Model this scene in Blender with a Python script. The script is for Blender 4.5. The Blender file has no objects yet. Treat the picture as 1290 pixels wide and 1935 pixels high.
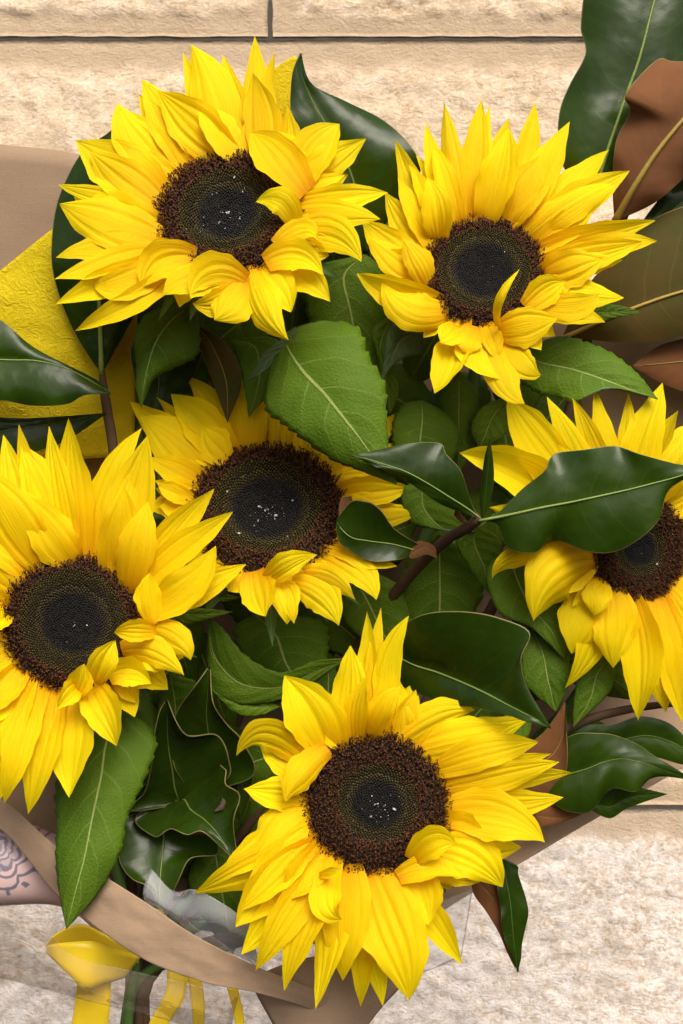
import bpy, math, random
import numpy as np
from mathutils import Vector, noise

random.seed(11)
rng = np.random.default_rng(11)
C = bpy.context.scene.collection
R = math.radians

# ---------------------------------------------------------------- camera, sky, sun, exposure
K = 0.37 / 1290.0            # metres per photo pixel in the plane of the bouquet
D0 = 0.60                    # camera to that plane
cam_d = bpy.data.cameras.new('camera'); cam = bpy.data.objects.new('camera', cam_d); C.objects.link(cam)
cam.location = (0, -D0, 0); cam.rotation_euler = (R(90), 0, 0)
cam_d.sensor_fit = 'HORIZONTAL'; cam_d.sensor_width = 36; cam_d.lens = 36 * D0 / 0.37
cam_d.clip_start = 0.02; cam_d.clip_end = 60
cam_d.dof.use_dof = True; cam_d.dof.focus_distance = 0.60; cam_d.dof.aperture_fstop = 40
sc = bpy.context.scene; sc.camera = cam

SUN_EL, SUN_AZ = 50, 16       # degrees above the horizon; degrees left of straight behind the camera
world = bpy.data.worlds.new('World'); sc.world = world; world.use_nodes = True
wn = world.node_tree; bg = wn.nodes['Background']
sky = wn.nodes.new('ShaderNodeTexSky'); sky.sky_type = 'NISHITA'; sky.sun_disc = False
sky.sun_elevation = R(SUN_EL); sky.sun_rotation = R(180 - SUN_AZ)
sky.air_density = 0.55; sky.dust_density = 6.0; sky.ozone_density = 0.3
wn.links.new(sky.outputs[0], bg.inputs[0]); bg.inputs[1].default_value = 0.10
sun_d = bpy.data.lights.new('sun', 'SUN'); sun_d.energy = 1.5; sun_d.angle = R(40); sun_d.color = (1, 0.95, 0.87)
sun = bpy.data.objects.new('sun', sun_d); C.objects.link(sun)
sdir = Vector((math.sin(R(SUN_AZ)) * math.cos(R(SUN_EL)), -math.cos(R(SUN_AZ)) * math.cos(R(SUN_EL)), math.sin(R(SUN_EL))))
sun.rotation_euler = (-sdir).to_track_quat('-Z', 'Y').to_euler()
sun.location = sdir * 3
sc.view_settings.view_transform = 'Standard'; sc.view_settings.look = 'None'
sc.view_settings.gamma = 1; sc.view_settings.use_curve_mapping = False
sc.view_settings.exposure = 0.88
sc.render.engine = 'CYCLES'
sc.cycles.max_bounces = 10; sc.cycles.transparent_max_bounces = 16

# ---------------------------------------------------------------- helpers
def P(v):
    """(photo x, photo y, depth) in pixel units of the bouquet plane -> metres"""
    v = np.asarray(v, float).reshape(-1, 3)
    s = (D0 + v[:, 2] * K) / D0
    return np.stack([(v[:, 0] - 645) * K * s, v[:, 2] * K, -(v[:, 1] - 967.5) * K * s], 1)

def tag(o, label=None, cat=None, group=None, kind=None):
    if label: o['label'] = label
    if cat: o['category'] = cat
    if group: o['group'] = group
    if kind: o['kind'] = kind
    return o

def empty(name, at, label, cat, group=None):
    o = bpy.data.objects.new(name, None); C.objects.link(o)
    o.location = P(at)[0]; o.empty_display_size = 0.02
    return tag(o, label, cat, group)

def root_of(o):
    while o.parent: o = o.parent
    return o

def mesh_obj(name, verts, faces, mats, parent=None, uv=None, midx=None, smooth=True, col=None, world=False, kind=None):
    """verts in pixel space (or metres when world); one mesh object"""
    w = np.asarray(verts, float) if world else P(verts)
    if parent is not None:
        org = np.array(root_of(parent).location)
    else:
        org = w.mean(0)
    me = bpy.data.meshes.new(name)
    me.from_pydata((w - org).tolist(), [], faces)
    for m in (mats if isinstance(mats, (list, tuple)) else [mats]): me.materials.append(m)
    nl = len(me.loops)
    li = np.empty(nl, np.int32); me.loops.foreach_get('vertex_index', li)
    if uv is not None:
        u = me.uv_layers.new(name='UVMap'); u.data.foreach_set('uv', np.asarray(uv, np.float32)[li].ravel())
    if col is not None:
        a = me.color_attributes.new('Col', 'FLOAT_COLOR', 'POINT')
        c4 = np.ones((len(w), 4), np.float32); c4[:, :3] = col; a.data.foreach_set('color', c4.ravel())
    if midx is not None: me.polygons.foreach_set('material_index', np.asarray(midx, np.int32))
    me.polygons.foreach_set('use_smooth', [smooth] * len(me.polygons))
    me.update()
    o = bpy.data.objects.new(name, me); C.objects.link(o)
    if parent is not None: o.parent = parent
    else: o.location = org
    if kind: o['kind'] = kind
    return o

def catmull(pts, n, chord=True):
    """resample a polyline of any dimension smoothly"""
    p = np.asarray(pts, float)
    if len(p) == 2:
        t = np.linspace(0, 1, n)[:, None]; return p[0] * (1 - t) + p[1] * t
    if chord is True:
        d = np.linalg.norm(np.diff(p[:, :3], axis=0), axis=1) ** 0.8
    else:
        d = chord
    k = np.concatenate([[0], np.cumsum(np.maximum(d, 1e-6))]); k /= k[-1]
    m = np.zeros_like(p)
    for i in range(len(p)):
        if i == 0: m[i] = (p[1] - p[0]) / (k[1] - k[0])
        elif i == len(p) - 1: m[i] = (p[-1] - p[-2]) / (k[-1] - k[-2])
        else:
            a, b = k[i] - k[i-1], k[i+1] - k[i]
            m[i] = ((p[i] - p[i-1]) / a * b + (p[i+1] - p[i]) / b * a) / (a + b)
    out = []
    for t in np.linspace(0, 1, n):
        i = min(max(np.searchsorted(k, t, side='right') - 1, 0), len(p) - 2)
        h = k[i+1] - k[i]; s = (t - k[i]) / h
        out.append((2*s**3-3*s**2+1)*p[i] + (s**3-2*s**2+s)*h*m[i] + (-2*s**3+3*s**2)*p[i+1] + (s**3-s**2)*h*m[i+1])
    return np.array(out)

def nrm(v): return v / (np.linalg.norm(v, axis=-1, keepdims=True) + 1e-12)

def grid_faces(nu, nv, off=0, flip=False):
    f = []
    for i in range(nu - 1):
        for j in range(nv - 1):
            a, b, c, d = off+i*nv+j, off+i*nv+j+1, off+(i+1)*nv+j+1, off+(i+1)*nv+j
            f.append((a, d, c, b) if flip else (a, b, c, d))
    return f

def grid_normals(g):
    du = np.gradient(g, axis=0); dv = np.gradient(g, axis=1)
    n = np.cross(du, dv)
    return nrm(n)

def solid_sheet(name, g, mats, parent=None, thick=2.0, margin=False, flip=False, uvs=None, kind=None):
    """a sheet of real thickness from a grid of pixel-space points; material 0 faces the camera side (1 when flip), 2 the rim"""
    nu, nv = g.shape[:2]
    n = grid_normals(g)
    if n[..., 2].mean() > 0: n = -n; rev = True
    else: rev = False
    back = g - n * thick
    verts = np.concatenate([g.reshape(-1, 3), back.reshape(-1, 3)])
    N = nu * nv
    f1 = grid_faces(nu, nv, 0, rev); f2 = grid_faces(nu, nv, N, not rev)
    edge = lambda k: margin and ((k % (nv - 1)) in (0, nv - 2))
    m1 = [2 if edge(k) else (1 if flip else 0) for k in range(len(f1))]
    m2 = [2 if edge(k) else (0 if flip else 1) for k in range(len(f2))]
    rim = []
    loop = [j for j in range(nv)] + [i*nv+nv-1 for i in range(1, nu)] + [(nu-1)*nv+j for j in range(nv-2, -1, -1)] + [i*nv for i in range(nu-2, 0, -1)]
    for a, b in zip(loop, loop[1:] + loop[:1]):
        rim.append((a, a+N, b+N, b) if not rev else (a, b, b+N, a+N))
    if uvs is None:
        uu, vv = np.meshgrid(np.linspace(0, 1, nu), np.linspace(0, 1, nv), indexing='ij')
        uvs = np.stack([uu, vv], -1)
    uv = np.concatenate([uvs.reshape(-1, 2)] * 2)
    mm = list(mats) if isinstance(mats, (list, tuple)) else [mats, mats, mats]
    return mesh_obj(name, verts, f1 + f2 + rim, mm, parent, uv, m1 + m2 + [2]*len(rim), kind=kind)

def sheet(name, rows, mats, parent=None, nu=30, nv=40, thick=1.2, rough=0, seed=0, kind=None):
    """lofted paper / ribbon from rows of equal length"""
    rows = [catmull(r, nv) for r in rows]
    a = np.array(rows)
    g = np.stack([catmull(a[:, j], nu) for j in range(nv)], 1)
    if rough:
        for i in range(nu):
            for j in range(nv):
                x, y = g[i, j, 0] / 60 + seed, g[i, j, 1] / 60
                g[i, j, 2] += rough * noise.fractal(Vector((x, y, seed)), 1.0, 2.0, 3)
    return solid_sheet(name, g, mats, parent, thick, kind=kind)

def tube(name, pts, mat, parent=None, n=24, sides=9, kind=None, wob=0.0):
    """pts: (x, y, d, radius)"""
    p = catmull(pts, n); c = p[:, :3]; r = p[:, 3]
    t = nrm(np.gradient(c, axis=0))
    ref = np.array([0.0, 0.0, -1.0]) if abs(t[0][2]) < 0.9 else np.array([1.0, 0, 0])
    verts, uv = [], []
    for i in range(n):
        s = nrm(np.cross(t[i], ref)); b = np.cross(s, t[i])
        for k in range(sides):
            a = 2 * math.pi * k / sides
            rr = r[i] * (1 + wob * math.sin(i * 1.7 + k * 2.3))
            verts.append(c[i] + (s * math.cos(a) + b * math.sin(a)) * rr); uv.append((i / (n - 1), k / sides))
    f = [(i*sides+k, i*sides+(k+1) % sides, (i+1)*sides+(k+1) % sides, (i+1)*sides+k) for i in range(n-1) for k in range(sides)]
    f.append(tuple(range(sides))[::-1]); f.append(tuple((n-1)*sides+k for k in range(sides)))
    return mesh_obj(name, verts, f, mat, parent, uv, kind=kind)

def zt(Z, pts):
    """zoomed-view coordinates -> photo coordinates"""
    ox, oy, s = Z
    return [(ox + x / s, oy + y / s) for x, y in pts]

# ---------------------------------------------------------------- materials
class NT:
    def __init__(s, name, bsdf=True):
        s.m = bpy.data.materials.new(name); s.m.use_nodes = True; s.t = s.m.node_tree
        s.b = s.t.nodes['Principled BSDF']; s.out = s.t.nodes['Material Output']
    def n(s, kind, **kw):
        nd = s.t.nodes.new('ShaderNode' + kind)
        for k, v in kw.items(): setattr(nd, k, v)
        return nd
    def put(s, sock, v):
        if isinstance(v, bpy.types.NodeSocket): s.t.links.new(v, sock)
        elif isinstance(v, bpy.types.Node): s.t.links.new(v.outputs[0], sock)
        else: sock.default_value = v
    def math(s, op, a, b=0.0, c=None, clamp=False):
        nd = s.n('Math', operation=op, use_clamp=clamp); s.put(nd.inputs[0], a); s.put(nd.inputs[1], b)
        if c is not None: s.put(nd.inputs[2], c)
        return nd.outputs[0]
    def mix(s, f, a, b, blend='MIX'):
        nd = s.n('Mix', data_type='RGBA', blend_type=blend)
        s.put(nd.inputs[0], f); s.put(nd.inputs[6], a); s.put(nd.inputs[7], b); return nd.outputs[2]
    def noise(s, vec, scale, detail=3, rough=0.55, dist=0.0):
        nd = s.n('TexNoise'); s.put(nd.inputs['Vector'], vec); nd.inputs['Scale'].default_value = scale
        nd.inputs['Detail'].default_value = detail; nd.inputs['Roughness'].default_value = rough
        nd.inputs['Distortion'].default_value = dist; return nd.outputs[0]
    def ramp(s, f, stops, interp='LINEAR'):
        nd = s.n('ValToRGB'); s.put(nd.inputs[0], f); cr = nd.color_ramp; cr.interpolation = interp
        while len(cr.elements) < len(stops): cr.elements.new(0.5)
        for e, (p, c) in zip(cr.elements, stops):
            e.position = p; e.color = (*c, 1) if len(c) == 3 else c
        return nd.outputs[0]
    def map(s, vec, scale=(1, 1, 1), loc=(0, 0, 0), rot=(0, 0, 0)):
        nd = s.n('Mapping'); s.put(nd.inputs[0], vec); nd.inputs[1].default_value = loc
        nd.inputs[2].default_value = rot; nd.inputs[3].default_value = scale; return nd.outputs[0]
    def bump(s, h, strength=0.3, dist=0.001, normal=None):
        nd = s.n('Bump'); s.put(nd.inputs['Height'], h); nd.inputs['Strength'].default_value = strength
        nd.inputs['Distance'].default_value = dist
        if normal is not None: s.put(nd.inputs['Normal'], normal)
        return nd.outputs[0]
    def set(s, **kw):
        for k, v in kw.items(): s.put(s.b.inputs[k.replace('_', ' ')], v)
    def translucent(s, fac, color, normal=None):
        tr = s.n('BsdfTranslucent'); s.put(tr.inputs[0], color)
        if normal is not None: s.put(tr.inputs[1], normal)
        mx = s.n('MixShader'); s.put(mx.inputs[0], fac); s.put(mx.inputs[1], s.b.outputs[0]); s.put(mx.inputs[2], tr.outputs[0])
        s.t.links.new(mx.outputs[0], s.out.inputs[0])

def mat_petal():
    s = NT('sunflower_petal'); uv = s.n('TexCoord').outputs['UV']
    sep = s.n('SeparateXYZ'); s.put(sep.inputs[0], uv); u, v = sep.outputs[0], sep.outputs[1]
    rnd = s.n('ObjectInfo').outputs['Random']
    off = s.n('CombineXYZ'); s.put(off.inputs[2], s.math('MULTIPLY', rnd, 37.0)); 
    add = s.n('VectorMath', operation='ADD'); s.put(add.inputs[0], uv); s.put(add.inputs[1], off)
    st = s.noise(s.map(add.outputs[0], (1.6, 26, 1)), 1.0, 3, 0.6)
    fine = s.noise(s.map(add.outputs[0], (3, 80, 1)), 1.0, 2, 0.5)
    blot = s.noise(add.outputs[0], 2.2, 2)
    base = s.ramp(u, [(0.0, (0.72, 0.30, 0.001)), (0.13, (0.88, 0.53, 0.001)), (0.42, (0.92, 0.68, 0.002)), (1.0, (0.93, 0.76, 0.004))])
    base = s.mix(s.math('MULTIPLY', s.math('SUBTRACT', st, 0.42, clamp=True), 1.6, clamp=True), base, (0.87, 0.57, 0.001, 1))
    base = s.mix(s.math('MULTIPLY', s.math('SUBTRACT', blot, 0.5, clamp=True), 1.2, clamp=True), base, (0.94, 0.78, 0.006, 1))
    hs = s.n('HueSaturation'); s.put(hs.inputs['Hue'], s.math('ADD', 0.494, s.math('MULTIPLY', rnd, 0.012)))
    s.put(hs.inputs['Value'], s.math('ADD', 0.93, s.math('MULTIPLY', rnd, 0.12))); s.put(hs.inputs['Color'], base)
    h = s.math('ADD', s.math('MULTIPLY', st, 1.0), s.math('MULTIPLY', fine, 0.5))
    nr = s.bump(h, 0.6, 0.0006)
    s.set(Base_Color=hs.outputs[0], Roughness=0.62, Normal=nr); s.b.inputs['Specular IOR Level'].default_value = 0.14
    s.translucent(0.42, hs.outputs[0], nr)
    return s.m

def vein_fields(s, nveins, slope, midw):
    """(midrib mask, side-vein mask) from the leaf's own uv"""
    uv = s.n('TexCoord').outputs['UV']
    wob = s.noise(uv, 3.0, 2)
    sep = s.n('SeparateXYZ'); s.put(sep.inputs[0], uv); u, v = sep.outputs[0], sep.outputs[1]
    av = s.math('MULTIPLY', s.math('ABSOLUTE', s.math('SUBTRACT', v, 0.5)), 2.0)
    mid = s.n('MapRange', interpolation_type='SMOOTHSTEP'); s.put(mid.inputs[0], av); s.put(mid.inputs[1], midw * 0.5); s.put(mid.inputs[2], midw * 1.3)
    s.put(mid.inputs[3], 1.0); s.put(mid.inputs[4], 0.0)
    q = s.math('SUBTRACT', s.math('MULTIPLY', u, nveins), s.math('MULTIPLY', s.math('POWER', av, 1.25), slope))
    side_off = s.math('MULTIPLY', s.math('GREATER_THAN', v, 0.5), 0.45)
    q = s.math('ADD', s.math('ADD', q, side_off), s.math('MULTIPLY', wob, 0.55))
    fr = s.math('ABSOLUTE', s.math('SUBTRACT', s.math('FRACT', q), 0.5))
    sv = s.n('MapRange', interpolation_type='SMOOTHSTEP'); s.put(sv.inputs[0], fr); s.put(sv.inputs[1], 0.0); s.put(sv.inputs[2], 0.05)
    s.put(sv.inputs[3], 1.0); s.put(sv.inputs[4], 0.0)
    fade = s.math('SUBTRACT', 1.0, s.math('MULTIPLY', av, 0.75), clamp=True)
    quilt = s.math('SUBTRACT', 0.5, fr)
    return uv, mid.outputs[0], s.math('MULTIPLY', sv.outputs[0], fade), quilt, av

def mat_leaf(name, c1, c2, cv, cm, rough, coat, spec, nveins, slope, midw, quilt_s, transl, trc, vein_amt=0.6, bump_d=0.0012):
    s = NT(name); uv, mid, side, quilt, av = vein_fields(s, nveins, slope, midw)
    oc = s.n('TexCoord').outputs['Object']; rnd = s.n('ObjectInfo').outputs['Random']
    big = s.noise(oc, 30, 3); fine = s.noise(oc, 900, 2); med = s.noise(oc, 160, 3)
    base = s.mix(s.ramp(big, [(0.3, (0, 0, 0)), (0.7, (1, 1, 1))]), (*c1, 1), (*c2, 1))
    base = s.mix(s.math('MULTIPLY', side, vein_amt), base, (*cv, 1))
    base = s.mix(mid, base, (*cm, 1))
    hs = s.n('HueSaturation'); s.put(hs.inputs['Value'], s.math('ADD', 0.85, s.math('MULTIPLY', rnd, 0.3))); s.put(hs.inputs['Color'], base)
    h = s.math('ADD', s.math('MULTIPLY', quilt, -quilt_s), s.math('MULTIPLY', med, 0.22 * abs(quilt_s)))
    h = s.math('ADD', h, s.math('MULTIPLY', fine, 0.05)); h = s.math('SUBTRACT', h, s.math('MULTIPLY', mid, 0.8 * np.sign(quilt_s)))
    if abs(quilt_s) >= 1:
        vo = s.n('TexVoronoi', feature='DISTANCE_TO_EDGE'); s.put(vo.inputs['Vector'], oc); vo.inputs['Scale'].default_value = 420
        h = s.math('ADD', h, s.math('MULTIPLY', s.math('MINIMUM', vo.outputs['Distance'], 0.25), 0.9))
    else:
        h = s.math('ADD', h, s.math('MULTIPLY', s.noise(oc, 45, 2), 1.6))
    nr = s.bump(h, 0.55, bump_d)
    s.set(Base_Color=hs.outputs[0], Roughness=s.math('ADD', rough, s.math('MULTIPLY', med, 0.12)), Normal=nr)
    s.b.inputs['Specular IOR Level'].default_value = spec; s.b.inputs['Coat Weight'].default_value = coat; s.b.inputs['Coat Roughness'].default_value = 0.16
    if transl: s.translucent(transl, (*trc, 1), nr)
    return s.m

def mat_plain(name, c, rough=0.6, var=None, scale=120, bump=0.2, spec=0.3, metallic=0, dist=0.0008):
    s = NT(name); oc = s.n('TexCoord').outputs['Object']; nz = s.noise(oc, scale, 4)
    s.set(Base_Color=s.mix(nz, (*c, 1), (*(var or [x * 0.6 for x in c]), 1)), Roughness=rough, Normal=s.bump(nz, bump, dist))
    s.b.inputs['Specular IOR Level'].default_value = spec; return s.m

def mat_florets():
    s = NT('disc_florets'); a = s.n('VertexColor', layer_name='Col')
    s.set(Base_Color=a.outputs[0], Roughness=0.7); s.b.inputs['Specular IOR Level'].default_value = 0.22
    return s.m

def mat_kraft():
    s = NT('kraft_paper'); oc = s.n('TexCoord').outputs['Object']
    fib = s.noise(s.map(oc, (700, 700, 1500), rot=(0.3, 0.2, 0.7)), 1.0, 3, 0.7); big = s.noise(oc, 14, 3); rib = s.noise(s.map(oc, (40, 40, 600)), 1, 2)
    base = s.mix(fib, (0.32, 0.225, 0.145, 1), (0.21, 0.145, 0.09, 1))
    base = s.mix(s.math('MULTIPLY', big, 0.35), base, (0.42, 0.28, 0.17, 1))
    h = s.math('ADD', s.math('MULTIPLY', fib, 0.4), s.math('MULTIPLY', s.noise(oc, 22, 3), 2.5)); h = s.math('ADD', h, s.math('MULTIPLY', rib, 0.2))
    s.set(Base_Color=base, Roughness=0.72, Normal=s.bump(h, 0.35, 0.0012)); s.b.inputs['Specular IOR Level'].default_value = 0.25
    return s.m

def mat_yellow_paper():
    s = NT('crinkled_yellow_paper'); oc = s.n('TexCoord').outputs['Object']
    d = s.noise(oc, 60, 3); add = s.n('VectorMath', operation='MULTIPLY_ADD')
    s.put(add.inputs[0], s.n('TexNoise').outputs[1]); add.inputs[1].default_value = (0.0, 0, 0); s.put(add.inputs[2], oc)
    n1 = s.noise(oc, 170, 3, 0.6, 1.2); rid = s.math('ABSOLUTE', s.math('SUBTRACT', n1, 0.5))
    n2 = s.noise(oc, 420, 2, 0.6, 0.8)
    h = s.math('ADD', s.math('MULTIPLY', rid, 2.2), s.math('MULTIPLY', n2, 0.35))
    base = s.mix(d, (0.78, 0.63, 0.014, 1), (0.64, 0.50, 0.008, 1))
    s.set(Base_Color=base, Roughness=0.75, Normal=s.bump(h, 0.7, 0.0016)); s.b.inputs['Specular IOR Level'].default_value = 0.15
    s.translucent(0.3, (0.7, 0.55, 0.01, 1))
    return s.m

def mat_cello(name, tint, haze, hazec, refl=0.40, rough=0.16):
    s = NT(name); oc = s.n('TexCoord').outputs['Object']
    n1 = s.noise(s.map(oc, (30, 30, 90), rot=(0, 0.5, 0.3)), 1, 3, 0.6, 1.0)
    nr = s.bump(n1, 0.25, 0.002)
    tr = s.n('BsdfTransparent'); tr.inputs[0].default_value = (*tint, 1)
    gl = s.n('BsdfGlossy'); gl.inputs['Roughness'].default_value = rough; s.put(gl.inputs['Normal'], nr)
    df = s.n('BsdfDiffuse'); df.inputs[0].default_value = (*hazec, 1)
    fr = s.n('Fresnel'); fr.inputs[0].default_value = 1.45; s.put(fr.inputs[1], nr)
    m1 = s.n('MixShader'); m1.inputs[0].default_value = haze; s.put(m1.inputs[1], tr.outputs[0]); s.put(m1.inputs[2], df.outputs[0])
    m2 = s.n('MixShader'); s.put(m2.inputs[0], s.math('MULTIPLY', fr, refl, clamp=True)); s.put(m2.inputs[1], m1.outputs[0]); s.put(m2.inputs[2], gl.outputs[0])
    s.t.links.new(m2.outputs[0], s.out.inputs[0]); return s.m

def mat_ribbon():
    s = NT('yellow_satin'); oc = s.n('TexCoord').outputs['UV']
    w = s.noise(s.map(oc, (2, 160, 1)), 1, 2)
    s.set(Base_Color=(0.92, 0.70, 0.02, 1), Roughness=0.34, Normal=s.bump(w, 0.15, 0.0004)); s.b.inputs['Specular IOR Level'].default_value = 0.5
    s.b.inputs['Sheen Weight'].default_value = 0.3
    s.translucent(0.25, (0.85, 0.6, 0.01, 1)); return s.m

def mat_skin(centre):
    """skin with a line-drawn flower tattoo around a point of the forearm (object coordinates)"""
    s = NT('tattooed_skin'); oc = s.n('TexCoord').outputs['Object']
    wob = s.n('TexNoise'); s.put(wob.inputs['Vector'], oc); wob.inputs['Scale'].default_value = 130
    va = s.n('VectorMath', operation='MULTIPLY_ADD'); s.put(va.inputs[0], wob.outputs['Color']); va.inputs[1].default_value = (0.004,) * 3; s.put(va.inputs[2], oc)
    sb = s.n('VectorMath', operation='SUBTRACT'); s.put(sb.inputs[0], va.outputs[0]); sb.inputs[1].default_value = [c + 0.002 for c in centre]
    sep = s.n('SeparateXYZ'); s.put(sep.inputs[0], sb.outputs[0]); x, z = sep.outputs[0], sep.outputs[2]
    r = s.math('SQRT', s.math('ADD', s.math('MULTIPLY', x, x), s.math('MULTIPLY', z, z)))
    th = s.math('ARCTAN2', z, x)
    def line(f, w):
        nd = s.n('MapRange', interpolation_type='SMOOTHSTEP'); s.put(nd.inputs[0], s.math('ABSOLUTE', f)); nd.inputs[1].default_value = w * 0.4; nd.inputs[2].default_value = w
        nd.inputs[3].default_value = 1; nd.inputs[4].default_value = 0; return nd.outputs[0]
    ink = None
    for rad, amp, k, ph, w in ((0.0036, 0.0005, 9, 0, 0.0014), (0.0066, 0.0010, 12, 0.3, 0.0013), (0.0098, 0.0024, 11, 0.8, 0.0014), (0.0135, 0.0030, 9, 0.1, 0.0014), (0.0185, 0.0044, 8, 0.5, 0.0013)):
        pet = s.math('ABSOLUTE', s.math('SINE', s.math('ADD', s.math('MULTIPLY', th, k / 2), ph)))
        f = s.math('SUBTRACT', r, s.math('ADD', rad, s.math('MULTIPLY', pet, amp)))
        l = line(f, w); ink = l if ink is None else s.math('MAXIMUM', ink, l)
    dot = s.n('MapRange'); s.put(dot.inputs[0], r); dot.inputs[1].default_value = 0.0015; dot.inputs[2].default_value = 0.003; dot.inputs[3].default_value = 1; dot.inputs[4].default_value = 0
    ink = s.math('MAXIMUM', ink, dot.outputs[0])
    shade = s.math('MULTIPLY', s.math('LESS_THAN', r, 0.0118), s.math('MULTIPLY', s.noise(oc, 260, 2), 0.8))
    rays = s.math('MULTIPLY', line(s.math('SUBTRACT', s.math('FRACT', s.math('MULTIPLY', th, 2.6)), 0.5), 0.16), s.math('MULTIPLY', s.math('GREATER_THAN', r, 0.0225), s.math('LESS_THAN', r, 0.027)))
    ink = s.math('MULTIPLY', s.math('MAXIMUM', s.math('MAXIMUM', ink, shade), rays), 0.82)
    skin = s.mix(s.noise(oc, 60, 3), (0.72, 0.52, 0.49, 1), (0.60, 0.41, 0.39, 1))
    s.set(Base_Color=s.mix(ink, skin, (0.085, 0.11, 0.17, 1)), Roughness=0.45, Normal=s.bump(s.noise(oc, 700, 3), 0.2, 0.0004))
    s.b.inputs['Subsurface Weight'].default_value = 0.15; s.b.inputs['Subsurface Scale'].default_value = 0.004; return s.m

def mat_stone(name, tan, cream, white, wamt, spotamt):
    s = NT(name); oc = s.map(s.n('TexCoord').outputs['Object'], (.75, .75, .75))
    a = s.n('VertexColor', layer_name='Col')
    ripple = s.noise(s.map(oc, (55, 55, 95)), 1, 4, 0.65, 1.4)
    streak = s.noise(s.map(oc, (110, 110, 210), rot=(0, 0.12, 0)), 1, 3, 0.65, 1.8)
    big = s.noise(oc, 7, 4, 0.6); gr = s.noise(oc, 480, 4, 0.75); med = s.noise(oc, 70, 4, 0.65); vein = s.noise(oc, 170, 6, 0.72, 1.0)
    base = s.mix(s.ramp(big, [(0.32, (0, 0, 0)), (0.66, (1, 1, 1))]), (*tan, 1), (*cream, 1))
    base = s.mix(s.math('MULTIPLY', s.ramp(ripple, [(0.44, (0, 0, 0)), (0.62, (1, 1, 1))]), 0.55), base, (*white, 1))
    base = s.mix(s.math('MULTIPLY', s.ramp(streak, [(0.34, (1, 1, 1)), (0.50, (0, 0, 0))]), 0.62), base, tuple(x * 0.62 for x in tan) + (1,))
    base = s.mix(s.math('MULTIPLY', s.ramp(vein, [(0.42, (0, 0, 0)), (0.60, (1, 1, 1))]), wamt), base, (*white, 1))
    spot = s.ramp(s.noise(oc, 26, 3, 0.6, 0.5), [(0.60, (0, 0, 0)), (0.70, (1, 1, 1))])
    base = s.mix(s.math('MULTIPLY', spot, spotamt), base, tuple(x * 0.55 for x in tan) + (1,))
    base = s.mix(s.math('MULTIPLY', s.math('SUBTRACT', gr, 0.5), 0.55), base, (0.2, 0.14, 0.09, 1))
    # the drafted margin is smoother, browner dressed stone
    draft = s.mix(s.noise(s.map(oc, (20, 20, 60)), 1, 3), (0.40, 0.30, 0.19, 1), (0.52, 0.40, 0.27, 1))
    draft = s.mix(s.math('MULTIPLY', s.math('SUBTRACT', gr, 0.45), 0.6), draft, (0.22, 0.15, 0.09, 1))
    base = s.mix(a.outputs[0], base, draft)
    h = s.math('ADD', s.math('MULTIPLY', streak, 0.9), s.math('ADD', s.math('MULTIPLY', med, 0.8), s.math('MULTIPLY', gr, 0.35)))
    s.set(Base_Color=base, Roughness=0.9, Normal=s.bump(h, 0.7, 0.0022)); s.b.inputs['Specular IOR Level'].default_value = 0.2
    return s.m

M = {}
M['petal'] = mat_petal()
M['floret'] = mat_florets()
M['sun_top'] = mat_leaf('sunflower_leaf_top', (0.056, 0.118, 0.006), (0.100, 0.172, 0.012), (0.18, 0.27, 0.05), (0.28, 0.35, 0.10), 0.5, 0.0, 0.11, 6, 1.7, 0.028, 1.0, 0.2, (0.12, 0.25, 0.02))
M['sun_under'] = mat_leaf('sunflower_leaf_underside', (0.085, 0.15, 0.055), (0.11, 0.18, 0.07), (0.18, 0.26, 0.12), (0.25, 0.33, 0.17), 0.65, 0.0, 0.25, 6, 1.7, 0.035, -1.0, 0.2, (0.12, 0.25, 0.02))
M['mag_top'] = mat_leaf('magnolia_leaf_top', (0.013, 0.030, 0.002), (0.024, 0.050, 0.003), (0.035, 0.085, 0.014), (0.13, 0.19, 0.035), 0.19, 0.0, 0.24, 9, 1.5, 0.018, 0.16, 0.06, (0.06, 0.16, 0.01), 0.4, 0.0016)
M['mag_under'] = mat_leaf('magnolia_leaf_underside', (0.155, 0.062, 0.022), (0.105, 0.045, 0.016), (0.19, 0.09, 0.03), (0.26, 0.17, 0.045), 0.8, 0.0, 0.2, 9, 1.5, 0.022, -0.4, 0.0, (0, 0, 0), 0.3, 0.0008)
M['mag_under_olive_sky'] = mat_leaf('magnolia_leaf_olive_sky_underside', (0.050, 0.055, 0.010), (0.095, 0.055, 0.014), (0.13, 0.12, 0.03), (0.36, 0.27, 0.05), 0.6, 0.0, 0.07, 9, 1.5, 0.03, -0.4, 0.0, (0, 0, 0), 0.4, 0.0008)  # sky reflection painted into the colour as olive mixed with the brown
M['margin'] = mat_plain('magnolia_leaf_margin', (0.17, 0.16, 0.045), 0.5, (0.12, 0.10, 0.03))
M['sun_rim'] = mat_plain('sunflower_leaf_rim', (0.16, 0.24, 0.09), 0.6)
M['green_stem'] = mat_plain('green_stem', (0.09, 0.17, 0.04), 0.55, (0.05, 0.11, 0.025), 90)
M['bark'] = mat_plain('twig_bark', (0.10, 0.055, 0.028), 0.8, (0.05, 0.032, 0.016), 150, 0.5)
M['midrib'] = mat_plain('midrib_yellow', (0.36, 0.25, 0.045), 0.5, (0.25, 0.17, 0.03), 150)
M['green_midrib'] = mat_plain('midrib_green', (0.22, 0.30, 0.06), 0.45, (0.15, 0.22, 0.04), 150)
M['bract'] = mat_leaf('sunflower_bract', (0.06, 0.13, 0.03), (0.09, 0.18, 0.045), (0.15, 0.25, 0.09), (0.18, 0.28, 0.1), 0.6, 0, 0.3, 3, 3, 0.06, 0.5, 0.2, (0.12, 0.25, 0.02))
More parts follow.
